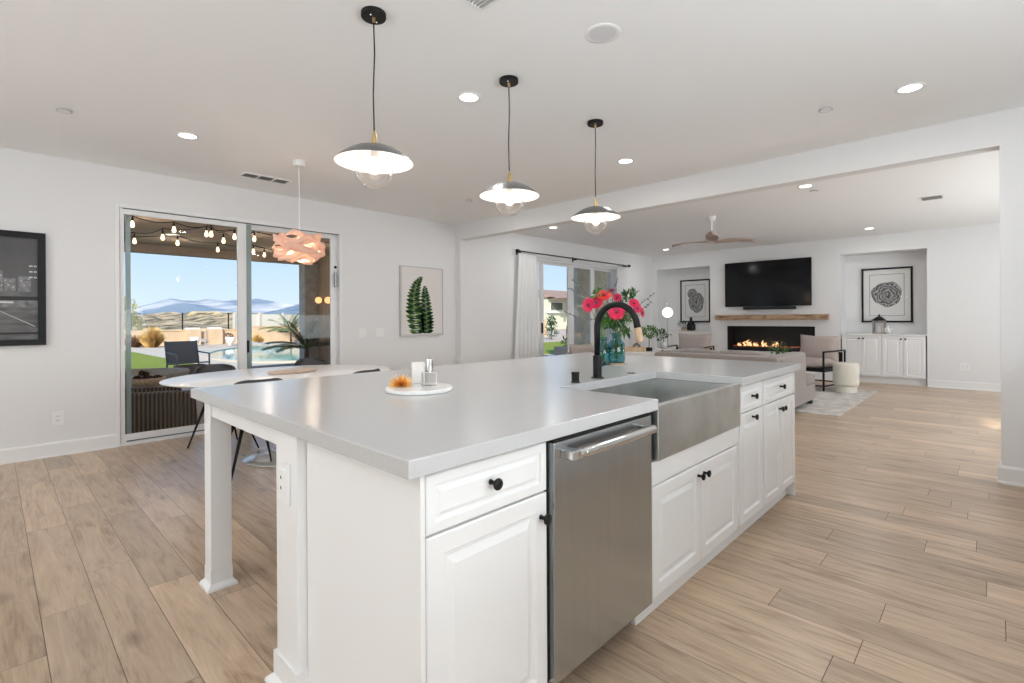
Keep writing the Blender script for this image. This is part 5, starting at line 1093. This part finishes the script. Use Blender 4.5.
# straw grass, shrubs
def grass_clump(px, py, h, r, n, mt, label, name='ornamental_grass', seed=1):
    q = on(px, py, 2, G); rr = random.Random(seed); m = M()
    for i in range(n):
        a = rr.uniform(0, 2 * PI); s_ = rr.random() ** .6; d = Vector((cos(a) * s_, sin(a) * s_, 0)); b = Vector((q.x, q.y, G)) + d * r * .35; tip = Vector((q.x, q.y, G)) + d * r * 1.1 + Vector((0, 0, h * (1 - .55 * s_ ** 2) * rr.uniform(.45, 1))); mid = b.lerp(tip, .55) + Vector((0, 0, h * .14)); w = Vector((-sin(a + 1), cos(a + 1), 0)) * .014
        m.add([b - w, b + w, mid + w, mid - w, tip], [(0, 1, 2, 3), (3, 2, 4)])
    tag(m.build(name, mt, loc=(q.x, q.y, G)), label, 'grass')
grass_clump(152, 347.5, 1.2, .68, 1300, STRAW, 'tall straw coloured ornamental grass clump by the garden wall', seed=3)
grass_clump(134, 347.6, .75, .55, 700, mat('mauve_grass', (.38, .24, .16), .9, noise=.3, nscale=5), 'mauve brown grass clump left of the straw coloured one', seed=4)
grass_clump(257, 344.6, .7, .45, 500, STRAW, 'small dry grass clump behind the pool left end', seed=5)
def shrub(q, rx, rz_, label, mt, n=500, L=.22, trunk=.5, seed=1, cat='shrub', name='leafy_shrub'):
    s_ = thing(name, (q.x, q.y, G), label, cat); foliage((q.x, q.y, G + trunk + rz_), rx, rx, rz_, n, L, mt, 'crown', s_, .4, seed)
    m = M(); rr = random.Random(seed)
    for k in range(4): m.tube([(q.x, q.y, G), (q.x + rr.uniform(-.3, .3) * rx, q.y + rr.uniform(-.3, .3) * rx, G + trunk + rz_ * .8)], [.05 * max(rx, .3), .02 * max(rx, .3)], 6)
    m.build('trunk', TWIGM, s_)
YEL = mat('yellow_green_leaf', (.42, .40, .07), .8, noise=.4, nscale=3)
shrub(on(121, 345, 2, G), .8, 1.0, 'tall yellow green shrub at the left edge of the patio door', YEL, 700, .2, .8, 21)
shrub(on(134, 344, 2, G), .5, .55, 'smaller yellow green shrub behind the grass clumps', YEL, 300, .2, .5, 22)
# low scrub hill and mountains
def fbm(x, y): return .5 * sin(x * .9 + 1.3 * sin(y * .7)) + .3 * sin(x * 2.1 + y * 1.7 + 2) + .2 * sin(x * 4.7 - y * 3.1) + .12 * sin(x * 9.3 + y * 7.7)
def ridge(name, prof, Y, depth, zbase, mt, label, amp, nx=220, ny=24, freq=1.0):
    # terrain rising from zbase towards a crest whose skyline follows prof (picture x -> height over the horizon)
    xs = [on(p[0], 320, 1, Y).x for p in prof]; vs = []; fs = []
    for j in range(ny + 1):
        t_ = j / ny; yy = Y + (t_ - .75) * depth
        for i in range(nx + 1):
            u = i / nx; x = xs[0] + (xs[-1] - xs[0]) * u; k = max(kk for kk in range(len(xs)) if xs[kk] <= x + 1e-6); k = min(k, len(xs) - 2); f_ = (x - xs[k]) / (xs[k + 1] - xs[k]); hh = prof[k][1] * (1 - f_) + prof[k + 1][1] * f_
            shp = max(0, 1 - abs(t_ - .75) / .75) ** .9; z = zbase + (hh - zbase) * shp + amp * fbm(x * freq, yy * freq) * (.35 + shp * .65)
            vs.append((x, yy, z))
    for j in range(ny):
        for i in range(nx): a = j * (nx + 1) + i; fs.append((a, a + 1, a + nx + 2, a + nx + 1))
    return tag(M().add(vs, fs).build(name, mt, smooth=False), label, 'hills', kind='structure')
def hz(px, y, Y): q = on(px, y, 1, Y); return q.z
P1 = [(px, hz(px, y, 130)) for px, y in ((60, 312), (130, 314), (165, 313), (185, 315), (205, 313), (232, 314), (300, 317), (420, 318))]
ridge('scrub_hill', P1, 130, 180, -3.0, HILLM, 'dry scrub covered slope behind the yard', .8, freq=.22)
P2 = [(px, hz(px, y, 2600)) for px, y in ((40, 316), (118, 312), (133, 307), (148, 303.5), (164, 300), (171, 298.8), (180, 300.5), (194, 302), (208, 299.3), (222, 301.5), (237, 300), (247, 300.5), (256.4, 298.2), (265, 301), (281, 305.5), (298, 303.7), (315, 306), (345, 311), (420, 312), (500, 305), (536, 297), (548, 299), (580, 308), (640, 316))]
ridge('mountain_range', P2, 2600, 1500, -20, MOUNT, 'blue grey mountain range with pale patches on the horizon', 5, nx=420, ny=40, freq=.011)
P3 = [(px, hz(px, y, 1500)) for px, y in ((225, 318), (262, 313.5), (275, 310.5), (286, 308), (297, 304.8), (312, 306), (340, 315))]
ridge('near_mountain', P3, 1500, 700, -8, mat('hazed_near_ridge', (.20, .27, .34), 1, col2=(.10, .16, .23), nscale=.01, detail=12), 'darker blue ridge in front of the right end of the mountains', 2, nx=120, freq=.03)  # blue of this ridge is distance haze put into its colour
tag(M().box(-900, 3600, 42, 2400, -4, -3.4).build('valley_floor', HILLM), 'valley floor beyond the yard', 'ground', kind='structure')

# patio structure
tag(M().box(5.6, 17, 6.36, 7.9, 2.95, 3.1).build('shading_eave', STUCCO), 'added unseen eave that shades the stucco wall outside the living room', 'roof', kind='structure')  # added out of view so the stucco wall falls in its shade
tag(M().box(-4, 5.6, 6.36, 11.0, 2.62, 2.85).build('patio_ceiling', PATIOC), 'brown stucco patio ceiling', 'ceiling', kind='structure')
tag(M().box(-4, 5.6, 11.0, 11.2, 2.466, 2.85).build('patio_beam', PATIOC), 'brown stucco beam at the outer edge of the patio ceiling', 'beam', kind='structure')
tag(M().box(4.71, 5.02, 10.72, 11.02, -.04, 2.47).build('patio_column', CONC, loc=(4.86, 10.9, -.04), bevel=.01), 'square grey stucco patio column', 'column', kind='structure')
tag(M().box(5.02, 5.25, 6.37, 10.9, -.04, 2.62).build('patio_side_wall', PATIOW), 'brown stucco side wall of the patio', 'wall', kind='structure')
cans = [on(172.5, 234.5, 2, 2.615), on(141, 247.8, 2, 2.615)]
for q, lb in zip(cans, ('lit flat round light on the patio ceiling, upper one', 'lit flat round light on the patio ceiling near its outer edge')):
    o = thing('patio_ceiling_light', (q.x, q.y, 2.62), lb, 'ceiling light'); M().lathe([(0, -.012), (.085, -.012), (.085, -.010)], (q.x, q.y, 2.62), 24).build('lens', glow('patio_lens', (1, .85, .6), 2.2), o); M().lathe([(.085, -.014), (.10, -.014), (.10, 0)], (q.x, q.y, 2.62), 24, cap=False).build('ring', WHITEPL, o)
def strand(pts, zs, label, blabels, ends):
    P = [on(x, y, 2, zs) for x, y in pts]; sup = [Vector((q.x, q.y, 2.53)) for q in P]
    cord = M(); path = [Vector(ends[0])] + sup + [Vector(ends[1])]; full = []
    for a, b in zip(path, path[1:]):
        for k in range(6): t_ = k / 6; w = a.lerp(b, t_); w.z -= .04 * sin(PI * t_); full.append(w)
    full.append(path[-1]); cord.tube(full, .006, 6)
    c = thing('string_lights', sup[0], label, 'string lights'); cord.build('cord', BLACK, c)
    for q, lb in zip(P, blabels):
        b = thing('string_light_bulb', (q.x, q.y, 2.53), lb, 'bulb', 'string light bulbs under the patio ceiling')
        M().tube([(q.x, q.y, 2.53), (q.x, q.y, zs + .05)], [.007, .016], 8).build('bulb_socket', BLACK, b); M().lathe([(.012, .05), (.021, .015), (.025, -.01), (.017, -.03), (0, -.037)][::-1], (q.x, q.y, zs), 14).build('glass_bulb', STRB, b, smooth=True)
strand([(132.4, 224.8), (174, 230.2), (206.5, 234.4), (234.5, 237.2), (254.3, 239.3)], 2.42, 'black string light cord nearest the house', ['string bulb at far left by the screen stile, upper row', 'upper row string bulb above the lit round patio light', 'left bulb of the close pair of string bulbs', 'upper row string bulb just left of the white meeting stile', 'upper row string bulb just right of the green grey stile'], ((.2, 7.0, 2.6), (4.6, 8.3, 2.6)))
strand([(134.5, 241.5), (162.7, 237.8), (211.2, 234.6), (223.5, 241.2), (264.3, 255.2)], 2.40, 'black string light cord crossing the middle of the patio', ['string bulb at far left by the screen stile, lower row', 'single string bulb just below and left of the upper round patio light', 'right bulb of the close pair of string bulbs', 'string bulb below and right of the close pair', 'lowest string bulb left of the peach lamp'], ((.2, 9.5, 2.6), (5.0, 10.5, 2.6)))
strand([(177.5, 243.3), (217.8, 250), (253.4, 251.8)], 2.41, 'black string light cord along the outer patio edge', ['outer string bulb below the upper round patio light', 'outer string bulb nearest the patio beam', 'outer string bulb beside the green grey stile'], ((.5, 10.6, 2.6), (5.0, 10.7, 2.6)))
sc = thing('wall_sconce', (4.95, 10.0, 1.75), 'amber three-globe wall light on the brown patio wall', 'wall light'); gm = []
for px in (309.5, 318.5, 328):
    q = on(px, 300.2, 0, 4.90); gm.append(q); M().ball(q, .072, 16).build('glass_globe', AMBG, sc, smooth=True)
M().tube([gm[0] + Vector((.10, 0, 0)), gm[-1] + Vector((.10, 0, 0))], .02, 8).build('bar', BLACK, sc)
l = D.lights.new('patio_lamp', 'AREA'); l.size = 2.5; l.energy = 40; l.color = (1, .72, .45); lo = D.objects.new('patio_lamp', l); COL.objects.link(lo); lo.location = (2.4, 8.8, 2.40); lo.rotation_euler = (PI, 0, 0); 
D.objects.remove(lo)
for x, y in ((1.4, 8.2), (2.9, 8.6), (4.1, 9.0), (2.2, 10.0), (3.8, 10.3)):
    l = D.lights.new('string_bulb_lamp', 'POINT'); l.energy = 4.5; l.color = (1, .86, .70); l.shadow_soft_size = .04; lo = D.objects.new('string_bulb_lamp', l); COL.objects.link(lo); lo.location = (x, y, 2.33)

# wicker armchair beside the glass
wk = thing('wicker_armchair', (1.2, 6.98, -.04), 'brown wicker outdoor armchair just outside the patio door', 'outdoor armchair')
m = M(); Z = -.04
prof = [(.62, .62), (.72, .60), (.80, .52), (.92, .455), (1.15, .44), (1.45, .425), (1.62, .41), (1.66, .39)]
poly = [(.60, Z)] + prof + [(1.69, Z)]
m.prism(poly, (1, 0, 0), (0, 0, 1), (0, 6.72, 0), (0, .14, 0)); m.build('arm', WICK, wk, bevel=.025, seg=3)
m = M(); m.prism(poly, (1, 0, 0), (0, 0, 1), (0, 7.32, 0), (0, .14, 0)); m.build('arm', WICK, wk, bevel=.025, seg=3)
M().box(.60, .78, 6.86, 7.32, Z, .62).build('back', WICK, wk, bevel=.03); M().box(.78, 1.66, 6.86, 7.32, Z, .22).build('seat_base', WICK, wk, bevel=.02)
soft(1.24, 7.09, .28, .40, .22, .06, .35).build('seat_cushion', CUSHO, wk, smooth=True)
tag(pillow((.93, 7.0, .50), .34, .34, .12, (0.3, 1, 0), (-.35, 0, 1)).build('outdoor_pillow', BLACK, loc=(.93, 7.0, .4), smooth=True), 'black pillow in the wicker armchair', 'pillow')
fb = thing('fire_bowl', (1.55, 9.2, -.04), 'wide round grey concrete fire bowl on the patio', 'fire bowl'); q = on(140, 372, 1, 9.2)
M().lathe([(0, .02), (.22, 0), (.32, .05), (.54, .28), (.63, .46), (.63, .49), (.58, .49), (.50, .34), (.30, .20), (0, .18)], (q.x, 9.2, -.02), 48).build('bowl', mat('pale_concrete', (.50, .49, .46), .9, noise=.12, nscale=9), fb, smooth=True)
M().lathe([(0, 0), (.30, 0), (.26, .06), (0, .06)], (q.x, 9.2, -.04), 24).build('foot', CONC, fb)
q = on(147, 388, 2, .44); wb = thing('wooden_bowl', (1.42, 8.05, .36), 'rough wooden bowl of dark pine cones beside the wicker chair', 'bowl'); q = on(146.5, 388, 1, 8.0)
st_ = thing('patio_side_table', (q.x, 8.0, -.04), 'small dark patio stool carrying the wooden bowl', 'stool'); M().lathe([(0, 0), (.2, 0), (.2, q.z + .02), (.22, q.z + .03), (.22, q.z + .04), (0, q.z + .04)], (q.x, 8.0, -.04), 24).build('stool_body', WICK, st_)
wb.location = (q.x, 8.0, q.z); M().lathe([(0, 0), (.12, .0), (.17, .06), (.21, .135), (.195, .14), (.15, .07), (0, .03)], (q.x, 8.0, q.z), 28).build('bowl', WOODL, wb, smooth=True)
m = M(); rr = random.Random(8)
for k in range(26): m.ball((q.x + rr.uniform(-.13, .13), 8.0 + rr.uniform(-.13, .13), q.z + rr.uniform(.09, .15)), .035, 6)
m.ball((q.x - .05, 8.0, q.z + .20), .04, 6); m.ball((q.x + .0, 8.0, q.z + .18), .04, 6); m.build('pine_cones', mat('pine_cone', (.05, .025, .015), .9), wb)
wb['label'] = 'rough wooden bowl of dark pine cones beyond the wicker armchair'
# mesh lounge chairs
def sling_chair(px, py, Y, rz, label):
    q = on(px, py, 1, Y); c = thing('patio_sling_chair', (q.x, Y, -.09), label, 'patio chair', None, rz)
    m = M(); m.prism([(-.30, .36), (.28, .40), (.28, .42), (-.30, .38)], (1, 0, 0), (0, 0, 1), (0, -.29, 0), (0, .58, 0)); m.build('seat', SLING, c, local=True)
    m = M(); m.prism([(-.30, .36), (-.27, .36), (-.42, .86), (-.45, .86)], (1, 0, 0), (0, 0, 1), (0, -.29, 0), (0, .58, 0)); m.build('backrest', SLING, c, local=True)
    for s_ in (-1, 1):
        y = s_ * .31; m = M(); m.tube([(-.36, y, .0), (-.30, y, .37), (-.44, y, .87)], .018, 8); m.tube([(.30, y, 0), (.28, y, .60), (-.36, y, .62)], .018, 8); m.tube([(-.30, y, .37), (.28, y, .41)], .016, 8); m.build('side_frame', SLING, c, local=True, smooth=True)
    M().box(-.02, .26, -.28, .28, .05, .36).build('front_panel', SLING, c, local=True)
sling_chair(188.5, 360, 12.7, PI / 2 + PI + .1, 'dark sling patio chair facing the house beyond the table')
lg = thing('chaise_lounge', (3.4, 10.2, -.04), 'low dark chaise lounge beyond the dining chairs', 'chaise'); q = on(215, 364, 2, .33); m = M(); m.box(3.35, 4.6, 9.9, 10.5, .20, .27); m.build('lounge_bed', SLING, lg)
for x in (3.4, 4.5):
    for y in (9.95, 10.45): M().box(x - .03, x + .03, y - .03, y + .03, -.04, .20).build('leg', SLING, lg)
soft(3.95, 10.2, .30, .6, .28, .04, .3).build('lounge_cushion', CONC, lg, smooth=True)
# palms
def palm(x, y, z0, n, L, h, mt, label, seed, droop=.6, pot=None, nleaf=34, lw=.02, ll=.30):
    p = thing('potted_palm' if pot else 'palm_plant', (x, y, z0), label, 'palm'); rr = random.Random(seed)
    if pot: M().lathe([(0, 0), (pot * .7, 0), (pot, .35), (pot * .9, .35), (0, .3)], (x, y, z0), 20).build('pot', CONC, p); 
    b = Vector((x, y, z0 + (.3 if pot else 0))); c0 = b + Vector((0, 0, h)); M().tube([b, c0], [.06, .04], 8).build('trunk', TWIGM, p); m = M()
    for i in range(n):
        a = 2 * PI * i / n + rr.uniform(-.3, .3); el = rr.uniform(.35, 1.35); dv = Vector((cos(a) * cos(el), sin(a) * cos(el), sin(el))); P = []
        for k in range(9): t_ = k / 8; P.append(c0 + dv * (L * t_) - Vector((0, 0, droop * L * t_ * t_ * .8)))
        m.tube(P, [.012 * (1 - .8 * k / 8) for k in range(9)], 4)
        for k in range(nleaf):
            t_ = .15 + .85 * k / nleaf; u = t_ * 8; i0 = min(int(u), 7); q = P[i0].lerp(P[i0 + 1], u - i0); tv = (P[i0 + 1] - P[i0]).normalized(); sv = tv.cross(UP).normalized()
            for s_ in (-1, 1): m.leaf(q, sv * s_ + tv * .7 - UP * .35, ll * (1.1 - .7 * t_) * L, lw, up=UP)
    m.build('fronds', mt, p)
palm(4.18, 9.45, -.04, 20, 0.92, .42, PALMM, 'dark green potted palm on the patio by the grey column', 3, .45, pot=.2, nleaf=30, lw=.013, ll=.28)
q = on(291, 343.5, 2, G); palm(q.x, q.y, G, 18, 2.0, .6, mat('pale_palm', (.20, .26, .10), .7, noise=.3, nscale=3), 'pale green palm beyond the pool left of the grey column', 5, .5)
os_ = thing('outdoor_sofa', (4.3, 8.2, -.04), 'low outdoor sofa against the brown patio wall', 'outdoor sofa'); M().box(4.35, 4.95, 7.6, 8.9, -.04, .36).build('sofa_base', WICK, os_, bevel=.02); M().box(4.82, 4.98, 7.6, 8.9, .36, .66).build('sofa_back', WICK, os_, bevel=.03)
q = on(325, 361, 1, 8.3); tag(pillow((4.56, 8.3, .60), .48, .40, .16, (.35, 1, 0), (.35, 0, 1)).build('outdoor_pillow', CUSHO, loc=(4.56, 8.3, .4), smooth=True), 'cream pillow on the outdoor sofa by the palm', 'pillow')

# seen through the living room door
tag(M().box(on(577.8, 320, 1, 8.0).x, 14.9, 8.0, 8.3, -.12, 4.2).build('stucco_side_wall', STUCCO), 'tall tan stucco wall outside the living room door', 'wall', kind='structure')
def HX(px, Y=40): return on(px, 320, 1, Y).x
def HZ(px, y, Y=40): return on(px, y, 1, Y).z
hs = thing('neighbor_house', (HX(560), 42, -1.0), 'pale neighbouring house with terracotta roof seen through the living room door', 'house')
M().box(HX(547.5), HX(600), 40, 48, -2.2, HZ(556, 297)).build('wall', HOUSE, hs); za, zb_ = HZ(550, 297.3), HZ(553, 287.5)
m = M(); m.add([(HX(546), 39.2, za), (HX(604), 39.2, za), (HX(604), 44, zb_), (HX(549), 44, zb_), (HX(546), 49, za), (HX(604), 49, za)], [(0, 1, 2, 3), (3, 2, 5, 4), (0, 3, 4), (1, 5, 2), (0, 4, 5, 1)]); m.build('roof', ROOF, hs)
M().box(HX(566.5), HX(600), 37.5, 40, -2.2, HZ(570, 297, 37.5)).build('gable_wing', HOUSE, hs)
m = M(); ya = 37.2; g0, g1 = on(565, 320, 1, ya).x, on(604, 320, 1, ya).x; z0_ = on(565, 298, 1, ya).z; z1_ = on(580, 291, 1, ya).z
m.add([(g0, ya, z0_), (g1, ya, z0_), ((g0 + g1) / 2, ya, z1_), (g0, 41, z0_), (g1, 41, z0_), ((g0 + g1) / 2, 41, z1_)], [(0, 1, 2), (3, 5, 4), (0, 2, 5, 3), (1, 4, 5, 2), (0, 3, 4, 1)]); m.build('roof', ROOF, hs)
def hwin(x0, x1, y0, y1, Y, nm='window'):
    a, b = on(x0, 320, 1, Y).x, on(x1, 320, 1, Y).x; zt_, zb2 = on(x0, y0, 1, Y).z, on(x0, y1, 1, Y).z
    f = M().box(a - .1, b + .1, Y, Y + .04, zb2 - .1, zt_ + .1).build(nm, TRIM, hs); M().box(a, b, Y - .03, Y, zb2, zt_).build('pane', GWIN, f)
hwin(551, 562.5, 302.5, 309.8, 39.9); hwin(567.8, 569.8, 298.5, 303.5, 37.4)
M().box(HX(549, 39.6), HX(564, 39.6), 39.6, 40, HZ(550, 312.8, 39.6), HZ(550, 311.2, 39.6)).build('ledge', TRIM, hs)
tag(M().box(on(530, 320, 1, 24).x, on(547, 320, 1, 24).x, 24, 24.2, G, 1.2).build('yard_wall', GWALL, loc=(27, 24, G)), 'tan yard wall left of the neighbouring house', 'wall', kind='structure')
tag(M().prism([(13.5, 12.2), (24, 12.2), (27, 18), (17.5, 18)], (1, 0, 0), (0, 1, 0), (0, 0, G), (0, 0, .02)).build('side_lawn', TURF), 'green lawn outside the living room door', 'grass', kind='stuff')
q = on(551.5, 339.5, 2, G); tr_ = thing('young_tree', (q.x, q.y, G), 'slender young dark green tree on the side lawn', 'tree'); M().tube([(q.x, q.y, G), (q.x + .05, q.y, 1.0)], [.05, .03], 8).build('trunk', TWIGM, tr_)
for k, (zc, r) in enumerate(((.35, .42), (.75, .36), (1.1, .24))): foliage((q.x, q.y, zc), r, r, .28, 160, .16, LEAFD, 'crown', tr_, .45, 30 + k)
q = on(567, 352, 1, 7.4); pb = thing('stone_planter', (q.x, 7.4, G), 'pale rectangular stone planter with sparse plant outside the living room door', 'planter')
zz = on(567, 346.5, 1, 7.4).z; M().box(q.x - .26, q.x + .26, 7.2, 7.6, G, zz).build('planter_box', PAVE, pb, bevel=.01); foliage((q.x + .0, 7.4, zz + .10), .12, .12, .12, 60, .10, LEAFD, 'foliage', pb, .3, 41); M().tube([(q.x - .05, 7.4, zz), (q.x + .0, 7.4, zz + .5)], .012, 6).build('stem', STEMM, pb)
